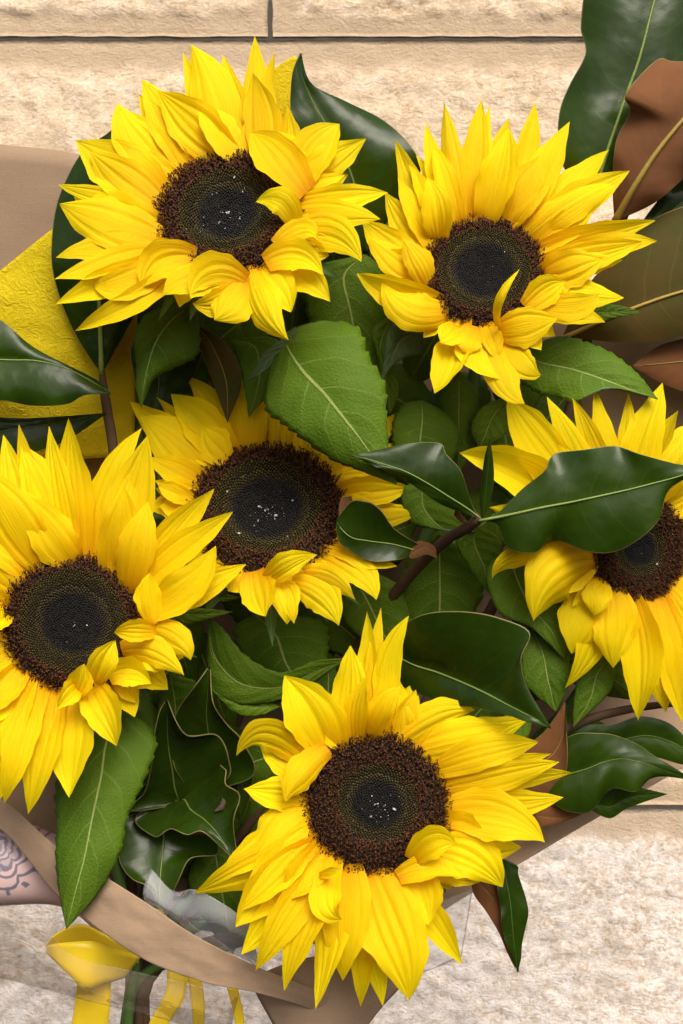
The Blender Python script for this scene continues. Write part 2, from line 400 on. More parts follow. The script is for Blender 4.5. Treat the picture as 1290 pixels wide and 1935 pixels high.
M['disc'] = mat_plain('disc_receptacle', (0.020, 0.012, 0.006), 0.9, (0.012, 0.010, 0.006), 400)
M['speck'] = mat_plain('white_speck', (0.52, 0.54, 0.57), 0.5, (0.32, 0.34, 0.37), 900)
M['kraft'] = mat_kraft()
M['yellow_paper'] = mat_yellow_paper()
M['cello_clear'] = mat_cello('clear_cellophane', (0.985, 0.985, 0.985), 0.15, (0.80, 0.82, 0.84), 0.45, 0.06)
M['cello_tint'] = mat_cello('hazy_cellophane', (0.97, 0.95, 0.92), 0.04, (0.56, 0.47, 0.38), 0.35, 0.08)
M['ribbon'] = mat_ribbon()
M['dead'] = mat_plain('withered_leaf_patch', (0.16, 0.11, 0.08), 0.9, (0.03, 0.02, 0.015), 500, 0.6)

# ---------------------------------------------------------------- the wall behind
M['stone_warm'] = mat_stone('sandstone_warm', (0.50, 0.36, 0.21), (0.65, 0.50, 0.33), (0.83, 0.71, 0.55), 0.45, 0.25)
M['stone_pale'] = mat_stone('sandstone_bleached', (0.50, 0.38, 0.26), (0.66, 0.57, 0.47), (0.85, 0.81, 0.77), 0.72, 0.40)
M['mortar'] = mat_plain('dark_joint', (0.10, 0.085, 0.07), 0.95, (0.05, 0.045, 0.04), 200, 0.6)
WD = 1900.0
wall = empty('stone_wall', (645, 2300, WD + 30), 'rough sandstone block wall with dark thin joints behind the bouquet', 'wall')

def block(x0, x1, y0, y1, mat, seed, mt, mb, ml, mr, step):
    nx, ny = max(6, int((x1-x0)/step)), max(6, int((y1-y0)/step))
    xs, ys = np.linspace(x0, x1, nx), np.linspace(y0, y1, ny)
    verts = np.zeros((ny, nx, 3)); col = np.zeros((ny, nx))
    for i, y in enumerate(ys):
        for j, x in enumerate(xs):
            q = Vector((x/48 + seed, y/40, seed*1.7))
            e = 16 * noise.noise(Vector((x/45, y/45, seed)))
            dist = min((y-y0)-mt+e, (y1-y)-mb+e, (x-x0)-ml+e, (x1-x)-mr+e)
            k = min(max(dist/26, 0), 1); k = k*k*(3-2*k)
            f = noise.fractal(q, 0.9, 2.1, 4)
            tool = noise.noise(Vector((x/22 + seed, y/11 + 0.5*math.sin(x/37 + y/60), 3.3)))
            d = WD - k*(7 + 7*f + 6.5*tool) - 2.5*noise.noise(Vector((x/30, y/30, 9)))
            ed = min(y-y0, y1-y, x-x0, x1-x)
            if ed < 3: d += 3
            verts[i, j] = (x + 2.2*noise.noise(Vector((x/60, y/25, 5+seed))), y + 2.0*noise.noise(Vector((x/45, y/60, 8+seed))), d); col[i, j] = (1-k)*.85
    v = verts.reshape(-1, 3); N = len(v)
    loop = [j for j in range(nx)] + [i*nx+nx-1 for i in range(1, ny)] + [(ny-1)*nx+j for j in range(nx-2, -1, -1)] + [i*nx for i in range(ny-2, 0, -1)]
    skirt = v[loop].copy(); skirt[:, 2] = WD + 60
    f = grid_faces(ny, nx, 0, True)
    L = len(loop)
    f += [(loop[a], N+a, N+(a+1) % L, loop[(a+1) % L]) for a in range(L)]
    c = np.concatenate([col.ravel(), np.ones(L)])
    return mesh_obj('stone_block', np.concatenate([v, skirt]), f, mat, wall, col=np.repeat(c[:, None], 3, 1))

block(-900, 506, -430, 69, M['stone_warm'], 1.3, 30, 30, 30, 18, 8)
block(515, 2200, -430, 69, M['stone_warm'], 4.1, 30, 24, 36, 30, 8)
block(-900, 2200, 76, 1521, M['stone_warm'], 7.7, 40, 34, 30, 30, 10)
block(-900, 2200, 1529, 2350, M['stone_pale'], 12.9, 40, 34, 30, 30, 9)
g = np.array([[(x, y, WD + 7 + 2*noise.noise(Vector((x/25, y/25, 2)))) for x in np.linspace(-910, 2210, 60)] for y in np.linspace(-440, 2360, 60)])
mesh_obj('mortar', g.reshape(-1, 3), grid_faces(60, 60, 0, True), M['mortar'], wall)

# ---------------------------------------------------------------- sunflowers
BIND = np.array([262.0, 1835.0, 110.0])       # where the stems are held together

def scatter(tv, tf, pos, ax, sc_, lean_dir=None):
    """copy a small template (verts, faces) to many places: pos n*3, ax n*3*3 (x, y, z axes), sc_ n*3"""
    n, m = len(pos), len(tv)
    v = np.einsum('mk,nk,nkd->nmd', tv, sc_, ax) + pos[:, None, :]
    f = (np.arange(n) * m)
    faces = [tuple(int(o + i) for i in q) for o in f for q in tf]
    return v.reshape(-1, 3), faces

def ring_template(rings, sides, point=None):
    v, f = [], []
    for (cx, z, r) in rings:
        for k in range(sides):
            a = 2*math.pi*k/sides; v.append((cx + r*math.cos(a), r*math.sin(a), z))
    for i in range(len(rings)-1):
        for k in range(sides):
            f.append((i*sides+k, i*sides+(k+1) % sides, (i+1)*sides+(k+1) % sides, (i+1)*sides+k))
    if point:
        v.append(point); t = len(v)-1
        f += [((len(rings)-1)*sides+k, (len(rings)-1)*sides+(k+1) % sides, t) for k in range(sides)]
    else: f.append(tuple((len(rings)-1)*sides+k for k in range(sides)))
    return np.array(v), f

BUD = ring_template([(0, 0, .50), (0, .62, .52)], 6, (0.0, 0, 1.0))
OPEN = ring_template([(0, 0, .10), (.02, .55, .10), (.10, .80, .085), (.20, .92, .12), (.30, .93, .09)], 4)
CURL = ring_template([(0, 0, .09), (.0, .55, .09), (.06, .85, .06), (.22, 1.02, .055), (.36, .92, .055), (.36, .80, .05)], 4)

class Flower:
    def __init__(s, Z, cx, cy, a, ratio, tdeg, d, label, core=.47, olive=.64, cup=.12, stem=None, specks=20, seed=0):
        s.Z = Z; (s.x, s.y), = zt(Z, [(cx, cy)]); s.a = a / Z[2]; s.d = d
        s.th = math.acos(ratio); s.t = np.array([math.cos(R(tdeg)), -math.sin(R(tdeg))])   # image direction it faces (y down)
        s.n = np.array([s.t[0]*math.sin(s.th), s.t[1]*math.sin(s.th), -math.cos(s.th)])
        s.c = np.array([s.x, s.y, d]); s.cup = cup; s.rng = np.random.default_rng(100 + seed); s.k = 0
        e1 = np.array([-s.t[1], s.t[0], 0.0]); s.e1 = e1; s.e2 = nrm(np.cross(s.n, e1))
        s.o = empty('sunflower', tuple(s.c + np.array([0, 0, 40.0])), label, 'sunflower', 'sunflowers in the bouquet')
        s.disc(core, olive, specks); s.stem(stem)

    def rr(s, x, y):
        """radius from the centre measured in the flower's own plane, in disc radii"""
        o = np.array([x - s.x, y - s.y]); al = o @ s.t; pe = o @ np.array([-s.t[1], s.t[0]])
        return math.hypot(al / math.cos(s.th), pe) / s.a

    def depth(s, x, y):
        o = np.array([x - s.x, y - s.y]); r = s.rr(x, y); tn = math.tan(s.th)
        if r <= 1: return s.d + tn * (o @ s.t)
        rim = o / r; out = np.linalg.norm(o) - np.linalg.norm(rim); ca = (o @ s.t) / (np.linalg.norm(o) + 1e-9)
        return s.d + tn * (rim @ s.t) + out * (tn * ca * 0.45 - s.cup)

    def disc(s, core, olive, specks):
        a, g = s.a, s.rng
        prof = lambda q: a * (0.05 + 0.075*np.exp(-((q-.72)/.22)**2) - 0.035*np.exp(-(q/.3)**2) - 0.10*np.clip(q-.85, 0, 1)/.15*0.6)
        # receptacle: one closed lathe in the flower's plane, dark on top, green beneath
        rings = [(0, prof(0))] + [(q, prof(np.array(q))) for q in (.2, .4, .6, .8, .95)] + [(1.0, -.02*a), (1.05, -.10*a), (.98, -.24*a), (.75, -.36*a), (.35, -.46*a), (0.12, -.5*a)]
        ns = 40; v, f, mi = [], [], []
        for q, h in rings:
            for k in range(ns):
                an = 2*math.pi*k/ns; v.append(s.c + s.e1*math.cos(an)*q*a + s.e2*math.sin(an)*q*a + s.n*(h - (0.02*a if h > 0 else 0)))
        for i in range(len(rings)-1):
            for k in range(ns):
                f.append((i*ns+k, i*ns+(k+1) % ns, (i+1)*ns+(k+1) % ns, (i+1)*ns+k)); mi.append(0 if i < 6 else 1)
        s.rec = mesh_obj('receptacle', v, f, [M['disc'], M['bract']], s.o, uv=[(0.5, 0.3)]*len(v), midx=mi)
        N = 2500; i = np.arange(N) + .5; q = np.sqrt(i/N); an = i*2.399963
        q = np.clip(q + g.normal(0, .004, N), 0, 1.0)
        rad = np.cos(an)[:, None]*s.e1 + np.sin(an)[:, None]*s.e2
        tan = np.cross(s.n, rad)
        pos = s.c + rad*(q*a)[:, None] + s.n*prof(q)[:, None]
        inner = q < olive
        # buds
        idx = np.where(inner)[0]; sp = a*0.0335
        lean = np.where(q[idx] < core, -0.25, 0.10)[:, None]
        zx = nrm(s.n + rad[idx]*lean + g.normal(0, .08, (len(idx), 3)))
        xx = nrm(rad[idx] - zx*np.sum(rad[idx]*zx, 1, keepdims=True)); yy = np.cross(zx, xx)
        hh = sp*np.where(q[idx] < core, 0.95, 1.35)*g.uniform(.8, 1.15, len(idx)); ww = sp*np.where(q[idx] < core, .86, .66)
        v, f = scatter(BUD[0], BUD[1], pos[idx] - s.n*sp*.25, np.stack([xx, yy, zx], 1), np.stack([ww, ww, hh], 1))
        m = len(BUD[0]); tip = np.array([0.0]*6 + [.45]*6 + [1.0])
        k = np.clip((q[idx] - core*.72)/(olive - core*.72), 0, 1)[:, None]
        cA = np.array([.012, .013, .014])*g.uniform(.7, 1.5, (len(idx), 1)); cB = np.array([.21, .155, .016])*g.uniform(.6, 1.35, (len(idx), 1))
        ct = cA*(1-k) + cB*k; cb = np.array([.006, .006, .005])
        col = ct[:, None, :]*tip[None, :, None] + cb*(1-tip)[None, :, None]
        mesh_obj('closed_florets', v, f, M['floret'], s.o, col=col.reshape(-1, 3), kind='stuff', smooth=False)
        # open florets
        v_all, f_all, c_all, off = [], [], [], 0
        oi = np.where(~inner)[0]; extra = 700
        an2 = g.uniform(0, 2*math.pi, extra); q2 = g.uniform(olive, 1.03, extra)
        for which, T in ((0, OPEN), (1, CURL)):
            sel = oi[g.random(len(oi)) < (.62 if which == 0 else .6)]
            qq = np.concatenate([q[sel], q2[which::2]]); aa = np.concatenate([an[sel], an2[which::2]])
            aa = aa + g.normal(0, .02, len(aa)); qq = qq + g.normal(0, .012, len(qq))
            rd = np.cos(aa)[:, None]*s.e1 + np.sin(aa)[:, None]*s.e2; n = len(qq)
            ps = s.c + rd*(np.clip(qq, 0, 1.03)*a)[:, None] + s.n*(prof(np.clip(qq, 0, 1.0)) - .02*a)[:, None]
            fr = np.clip((qq-olive)/(1-olive), 0, 1)
            zx = nrm(s.n + rd*(-.10 + 0.6*fr**2)[:, None] + g.normal(0, .11, (n, 3)))
            th = g.uniform(0, 2*math.pi, n); x0 = rd*np.cos(th)[:, None] + np.cross(s.n, rd)*np.sin(th)[:, None]
            xx = nrm(x0 - zx*np.sum(x0*zx, 1, keepdims=True)); yy = np.cross(zx, xx)
            hh = a*(.062 + .055*fr)*g.uniform(.8, 1.2, n); ww = a*.082*g.uniform(.85, 1.15, n)
            v, f = scatter(T[0], T[1], ps, np.stack([xx, yy, zx], 1), np.stack([ww, ww, hh], 1))
            m = len(T[0])
            cA = np.array([.062, .022, .007]); cG = np.array([.26, .135, .016])
            mixg = (g.random(n) < .20)[:, None]*g.uniform(.3, 1, (n, 1)) + .12
            body = cA*(1-mixg) + cG*mixg; tipc = np.array([.060, .019, .007])*g.uniform(.7, 1.5, (n, 1))
            w = np.linspace(0, 1, m); w = np.clip((w-.35)/.3, 0, 1)
            col = body[:, None, :]*(1-w)[None, :, None] + tipc[:, None, :]*w[None, :, None]
            f_all += [tuple(x+off for x in t) for t in f]; v_all.append(v); c_all.append(col.reshape(-1, 3)); off += len(v)
        mesh_obj('open_florets', np.concatenate(v_all), f_all, M['floret'], s.o, col=np.concatenate(c_all), kind='stuff', smooth=False)
        if specks:
            tv, tf = ring_template([(0, -.8, .4), (0, -.3, .9), (0.1, .3, .85), (0, .8, .35)], 6)
            n = int(specks*1.7); qq = np.abs(g.normal(0, .30, n)); aa = g.normal(-0.6, 1.5, n); qq = np.clip(qq, 0, .62)
            rd = np.cos(aa)[:, None]*s.e1 + np.sin(aa)[:, None]*s.e2
            ps = s.c + rd*(qq*a)[:, None] + s.n*(prof(qq) + .035*a)[:, None]
            sz = a*np.where(g.random(n) < .3, g.uniform(.011, .021, n), g.uniform(.004, .008, n))
            A = np.stack([nrm(g.normal(0, 1, (n, 3))) for _ in range(3)], 1)
            v, f = scatter(tv, tf, ps, A, np.stack([sz, sz*g.uniform(.5, 1, n), sz*g.uniform(.6, 1.6, n)], 1))
            mesh_obj('white_specks', v, f, M['speck'], s.o, kind='stuff')

    def stem(s, via):
        p0 = s.c - s.n*s.a*.45; p1 = s.c - s.n*s.a*1.3 + np.array([0, 30, 20.0])
        mid = [np.array(v, float) for v in (via or [])]
        j = s.rng.uniform(-16, 16, 3)
        pts = [p0, p1] + mid + [BIND + j, BIND + j*1.6 + np.array([-25, 330, 20.0])]
        rad = [14, 12.5] + [12]*len(mid) + [11, 11]
        tube('stem', [(*p, r) for p, r in zip(pts, rad)], M['green_stem'], s.o, 30, 10)
        # green bracts round the back of the head
        for k in range(15):
            an = 2*math.pi*(k + s.rng.uniform(-.25, .25))/15; rd = s.e1*math.cos(an) + s.e2*math.sin(an)
            ln = s.a*s.rng.uniform(.55, .95); rec = s.rng.uniform(-.35, .25)
            b = s.c + rd*s.a*.92 - s.n*s.a*.22
            tip = b + rd*ln - s.n*s.a*(.05 + .25*abs(rec)) + s.n*s.a*rec*.3 + s.rng.normal(0, 5, 3)
            s._blade('bract', b, (b+tip)/2 + s.n*s.a*.05, tip, s.a*.34, M['bract'], .18, s.rng.uniform(-.3, .3), 5, 9, pointed=True)

    def _blade(s, name, b, m, t, w, mat, cup, roll, nv, nu, pointed=False, ridge=0.0, twist=0.0, nref=None, basew=.5, curl=0.0):
        c0 = 2*m - .5*(b+t); u = np.linspace(0, 1, nu)
        sp = ((1-u)**2)[:, None]*b + (2*u*(1-u))[:, None]*c0 + (u**2)[:, None]*t
        L = np.linalg.norm(np.diff(sp, axis=0), axis=1).sum()
        tg = nrm(np.gradient(sp, axis=0))
        nr0 = nrm(np.array([0, 0, -.75]) + .5*s.n) if nref is None else nref
        if pointed: f = np.where(u < .18, .8 + u*1.1, 1.0) * (1-u)**.85
        else:
            f = np.where(u < .48, basew + (1-basew)*np.sin(np.clip(u/.48, 0, 1)*math.pi/2)**1.1, np.clip(1-np.clip((u-.48)/.52, 0, 1)**1.75, 0, 1)**1.0)
            f = np.maximum(f, np.where(u > .995, .015, 0))
        ph = s.rng.uniform(0, 6.28, 4); v = np.linspace(-1, 1, nv)
        pts = np.zeros((nu, nv, 3)); asym = s.rng.uniform(-.12, .12)
        rip = s.rng.uniform(.01, .06); tipo = s.rng.uniform(-.7, .7) if ridge else 0.0; ng = s.rng.integers(2, 6)
        grooves = [(gv, ridge*s.rng.uniform(.35, 1.0), s.rng.uniform(0, 6)) for gv in (np.linspace(-.62, .62, ng) + s.rng.uniform(-.1, .1, ng))] if ridge else []
        fold = s.rng.uniform(-.10, .16) if ridge else 0.0; foldc = s.rng.uniform(-.25, .25); bulge = .025 if ridge else 0.0; bk = s.rng.uniform(3, 8)
        for i in range(nu):
            sd = np.cross(tg[i], nr0); sd = nrm(sd); n = np.cross(sd, tg[i])
            if n[2] > 0 and nref is None: n = -n
            ro = roll + twist*u[i]
            s2 = sd*math.cos(ro) + n*math.sin(ro); n2 = n*math.cos(ro) - sd*math.sin(ro)
            hw = w*.5*f[i]
            x = v*hw*(1 + asym*np.sin(u[i]*5 + ph[0])*v) + tipo*w*max(0, u[i]-.6)**2
            taper = math.sin(math.pi*min(1, u[i]*1.02))**.6
            z = cup*hw*(v**2 - .3) + sum(-gd*w*taper*np.exp(-((v - gv*(1-.25*u[i]) - .05*math.sin(u[i]*4+gp))/.085)**2) for gv, gd, gp in grooves) + fold*w*taper*np.abs(v - foldc) + bulge*w*math.sin(u[i]*bk + ph[1])*np.cos(v*1.4 + ph[2])
            z = z + rip*w*np.sin(u[i]*13 + ph[3])*np.sign(v)*np.abs(v)**3*taper
            if ridge and .25 < u[i] < .97:
                x = x*(1 + .035*np.sin(u[i]*31 + ph[0]*7)*np.abs(v)**6 + .03*np.sin(u[i]*17 + ph[3]*5)*np.sign(v)*np.abs(v)**6)
            pts[i] = sp[i] + s2*x[:, None] + n2*z[:, None] + n2*(curl*L*max(0, u[i]-.62)**2)
        uu, vv = np.meshgrid(u, (v+1)/2, indexing='ij')
        o = mesh_obj(name, pts.reshape(-1, 3), grid_faces(nu, nv), mat, s.o, uv=np.stack([uu, vv], -1).reshape(-1, 2))
        return o

    def back_petals(s, n, ln, layer=-.6, wf=1.0):
        """a rear whorl that shows in the gaps between the front petals"""
        out = []
        for k in range(n):
            an = 2*math.pi*(k + s.rng.uniform(-.3, .3))/n; dr = s.e1*math.cos(an) + s.e2*math.sin(an)
            face = float(np.dot(dr[:2], s.t)); L = ln*(.62 + .38*(1+face)/2)*s.rng.uniform(.85, 1.1)
            b, t = s.c + dr*s.a, s.c + dr*s.a*(1+L); ox, oy, z = s.Z
            out.append(((b[0]-ox)*z, (b[1]-oy)*z, (t[0]-ox)*z, (t[1]-oy)*z, s.a*z*s.rng.uniform(.36, .48)*wf, layer))
        s.petals(out)

    def petals(s, specs):
        for q in specs:
            bx, by, tx, ty, w, L = q[:6]; o = q[6] if len(q) > 6 else {}
            g = s.rng; w = w / s.Z[2]
            (bx, by), (tx, ty) = zt(s.Z, [(bx, by), (tx, ty)])
            r = s.rr(bx, by)
            if not o.get('raw') :
                k = .93 / r; bx, by = s.x + (bx-s.x)*k, s.y + (by-s.y)*k
            ln = math.hypot(tx-bx, ty-by)
            if 'c' in o: (mx, my), = zt(s.Z, [o['c']])
            else:
                pe = np.array([-(ty-by), tx-bx])*g.uniform(-.04, .04); mx, my = (bx+tx)/2 + pe[0], (by+ty)/2 + pe[1]
            jit = g.uniform(-3, 3)
            db = s.depth(bx, by) + (5 - 2.5*L if not o.get('raw') else -4 - 5*L)
            dm = s.depth(mx, my) - 11*L + 6 + jit - o.get('bow', g.uniform(.02, .10))*ln
            dt = s.depth(tx, ty) - 13*L + 8 + jit - o.get('lift', 0) + g.uniform(-.06, .06)*ln
            cup = o.get('cup', g.uniform(-.22, .34)); roll = o.get('roll', g.uniform(-.28, .28))
            s._blade('petal', np.array([bx, by, db]), np.array([mx, my, dm]), np.array([tx, ty, dt]), w*1.03, M['petal'], cup, roll,
                     29, 24, ridge=o.get('ridge', g.uniform(.024, .06)), twist=o.get('twist', g.uniform(-.5, .5)),
                     basew=o.get('basew', .55), curl=o.get('curl', g.uniform(-.5, .35)))

ZA = (60, 40, 1.843); ZB = (640, 160, 1.985); ZC = (220, 660, 2.081); ZD = (0, 680, 2.198); ZE = (340, 1130, 1.675); ZF = (640, 700, 1.985)
A = Flower(ZA, 682, 676, 252, .83, 105, 10, 'sunflower with white specks and petals curled over its dark disc, against the crinkled yellow paper', core=.50, olive=.68, stem=[(420, 800, 200), (330, 1400, 200)], seed=1)
A.petals([
 (600,480,525,105,66,0), (690,500,570,72,175,1,{'cup':-.2}), (760,480,655,115,88,0), (775,470,785,52,96,0), (815,490,772,180,135,1,{'lift':10}), (840,480,842,112,74,0),
 (590,560,392,198,140,1), (690,520,436,248,175,2,{'cup':.1}), (745,480,575,282,130,2,{'lift':6}),
 (520,580,286,285,165,1,{'c':(370,430)}), (540,560,300,300,125,0), (565,540,365,262,110,0),
 (480,640,158,420,205,1), (480,660,200,458,165,2), (430,640,88,568,62,0,{'c':(240,610)}),
 (440,790,95,632,185,2,{'cup':-.25}), (430,720,140,612,140,1), (420,800,82,805,115,1), (430,850,85,912,112,1), (460,850,205,912,120,2,{'c':(330,910)}),
 (440,930,82,990,115,0), (450,960,145,1080,92,0),
 (570,830,392,935,150,3,{'raw':1,'c':(455,840),'bow':.12}), (660,880,458,955,110,3,{'raw':1,'c':(540,905)}), (740,915,545,962,165,4,{'raw':1,'c':(630,890),'roll':.3}),
 (745,900,640,1045,165,3,{'raw':1,'c':(690,980)}), (735,905,560,985,100,2,{'raw':1,'c':(650,980)}),
 (765,865,890,1112,128,3,{'c':(795,990),'cup':-.4}), (800,870,915,1005,140,2), (850,860,1045,965,125,1), (815,845,1012,880,120,3,{'raw':1,'c':(920,820)}),
 (850,782,1000,752,88,4,{'raw':1,'c':(940,725)}), (880,760,1140,845,135,1,{'c':(1050,740)}),
 (920,640,1236,590,105,1), (920,670,1215,682,100,2), (960,580,1160,410,125,0), (960,580,1065,345,155,2,{'c':(985,450)}),
 (955,600,775,378,150,4,{'raw':1,'c':(850,470),'bow':.2,'cup':.4,'roll':-.3}), (945,590,800,390,100,3,{'raw':1,'c':(890,450),'bow':.1}), (930,500,890,285,110,0,{'twist':.8}),
 (915,715,786,630,100,5,{'raw':1,'c':(868,628),'bow':.35,'roll':.3}),
 (720,900,700,885,70,2), (640,860,620,900,90,1), (895,700,960,730,110,1), (900,560,980,470,110,0)])

B = Flower(ZB, 545, 705, 228, .88, 88, 0, 'sunflower with one thin petal standing across its disc, beside the tall glossy leaf', core=.62, olive=.76, stem=[(860, 860, 180), (600, 1400, 230)], specks=2, seed=2)
B.petals([
 (335,560,218,208,95,0), (400,480,325,145,84,0), (430,490,387,70,96,1), (420,490,352,215,92,2,{'cup':.3}), (470,490,541,52,104,1), (520,480,563,80,72,0), (560,480,625,120,110,0),
 (545,505,640,165,145,2,{'cup':.2}), (650,480,735,65,112,0), (690,500,852,133,132,1), (630,510,778,240,120,3,{'cup':.3}), (660,520,800,368,52,3),
 (730,530,1002,233,140,0), (720,570,1092,322,140,1), (720,560,1060,345,125,2), (760,620,1187,510,100,0), (770,640,1192,575,125,1), (780,680,1140,590,120,2),
 (765,720,988,640,150,3,{'bow':.14}), (800,700,1065,650,120,1), (820,760,1066,795,112,1), (700,835,847,745,118,4,{'raw':1,'c':(780,770)}), (760,850,980,782,105,3,{'c':(880,830)}), (770,890,1000,885,95,2),
 (600,925,822,885,150,4,{'raw':1,'c':(700,905),'bow':.18}), (690,900,748,1003,105,3), (620,960,768,1080,105,3,{'c':(680,1040)}), (570,950,692,1195,118,2,{'c':(610,1090),'cup':-.4}),
 (480,925,605,1095,110,4,{'raw':1,'c':(505,1020)}), (550,940,600,1030,80,3), (445,920,352,1157,128,3,{'c':(415,1040),'cup':.4}), (440,900,385,975,100,5,{'raw':1}), (500,905,470,1010,110,4,{'raw':1}),
 (360,860,65,705,135,1), (385,885,165,745,150,2,{'c':(270,850),'cup':-.35}), (310,740,95,500,150,1,{'cup':.3}), (310,740,105,565,125,2), (310,640,165,405,105,1), (340,760,240,578,108,4,{'bow':.12}),
 (320,610,222,350,100,2), (370,580,342,345,112,4,{'bow':.1}), (350,520,258,300,95,1), (597,905,680,693,36,6,{'raw':1,'c':(608,800),'bow':.5,'lift':50,'roll':.5,'cup':.6}),
 (480,480,500,170,90,1), (780,600,960,420,110,1), (330,690,150,640,110,1), (790,740,900,720,110,2), (410,500,290,260,70,0)])

Cc = Flower(ZC, 590, 636, 300, .85, 92, 75, 'sunflower in the middle, half hidden by a broad serrated leaf', core=.58, olive=.72, stem=[(500, 1150, 260), (380, 1500, 220)], specks=26, seed=3)
Cc.petals([
 (330,430,48,215,135,0), (330,490,92,265,190,1,{'cup':-.15}), (330,400,162,188,70,0), (430,380,225,168,165,1), (450,360,285,85,130,0), (520,400,455,95,178,2,{'cup':-.2}),
 (580,390,540,120,100,0), (610,390,590,170,95,1,{'cup':-.3}), (655,395,640,190,95,1,{'cup':-.3}), (700,405,700,200,90,1,{'cup':-.3}), (745,420,770,220,90,1), (790,440,850,250,90,1), (830,470,930,300,90,1), (480,390,370,180,110,0),
 (440,430,335,305,140,3,{'raw':1,'c':(380,370)}), (870,530,1146,230,95,0), (880,560,1157,350,80,0), (870,570,1157,548,120,1), (860,500,1090,480,150,1), (880,640,1197,625,100,0,{'c':(1050,650)}), (870,600,1090,610,120,1),
 (850,780,1100,865,100,1), (820,820,1022,985,120,2,{'c':(950,870)}), (850,740,1080,760,120,1), (720,890,932,985,95,4,{'raw':1,'c':(840,900),'cup':-.4}), (690,915,880,1082,150,3,{'raw':1,'c':(800,960)}), (650,900,678,1080,115,2),
 (545,870,575,1055,150,4,{'raw':1,'c':(560,970)}), (600,895,688,1078,95,3,{'raw':1,'c':(665,970)}), (590,908,780,806,105,5,{'raw':1,'c':(670,850),'bow':.25}), (510,880,437,950,105,2), (300,570,150,520,85,1), (310,520,130,430,120,1), (300,640,170,610,110,1), (310,610,165,545,80,2,{'c':(220,560)}),
 (330,700,200,660,120,1), (360,780,250,820,120,1), (420,840,330,900,110,1), (760,880,790,960,110,2)])

Dd = Flower(ZD, 302, 1098, 290, .95, 80, -35, 'sunflower with a clean dark disc, its lower petals above the tattooed forearm', core=.55, olive=.78, stem=[(190, 1500, 60)], specks=4, seed=4, cup=.10)
Dd.petals([
 (110,860,3,322,160,0), (180,830,70,278,110,0), (250,830,80,340,215,1,{'cup':-.1}), (310,835,105,548,190,3,{'c':(215,720),'cup':-.2}), (300,830,205,278,125,0), (345,830,285,245,150,0),
 (190,870,-65,440,210,2), (120,890,-160,590,160,1), (80,950,-150,740,170,2), (40,1030,-170,920,130,1), (20,1110,-160,1060,120,1), (25,1190,-150,1220,130,1), (80,1290,-60,1480,130,2), (40,1050,-60,1120,90,3),
 (400,840,575,268,150,0,{'c':(440,540)}), (470,850,607,322,200,1), (540,870,570,390,150,2), (480,860,512,525,160,4,{'cup':.1,'ridge':.05}), (590,930,602,580,158,4,{'cup':-.3}),
 (610,900,882,530,140,1), (640,930,968,638,130,2), (600,1050,905,783,165,3,{'c':(770,950)}), (640,1060,1022,853,140,2), (645,1095,620,885,125,5,{'raw':1,'c':(625,985)}),
 (650,1125,472,1125,95,5,{'raw':1,'c':(560,1125),'bow':.3}), (610,1110,790,1245,130,3,{'c':(720,1150),'cup':-.4}), (505,1205,752,1318,125,4,{'raw':1,'c':(640,1210),'cup':-.3}), (450,1320,630,1345,125,3,{'raw':1,'c':(540,1300)}), (600,1200,680,1290,120,2),
 (370,1360,492,1602,160,4,{'c':(430,1460),'cup':.3}), (395,1345,480,1168,120,6,{'raw':1,'c':(430,1250),'bow':.15}), (310,1395,355,1265,110,6,{'raw':1}), (330,1350,238,1448,95,6,{'raw':1,'c':(285,1385)}),
 (310,1400,282,1818,185,2,{'cup':.1}), (220,1390,120,1888,150,1), (160,1380,22,1850,135,2), (110,1370,-35,1840,140,0), (70,1350,-80,1720,150,1), (40,1320,-150,1570,150,1), (260,1390,200,1700,120,0), (430,1350,380,1500,110,1)])

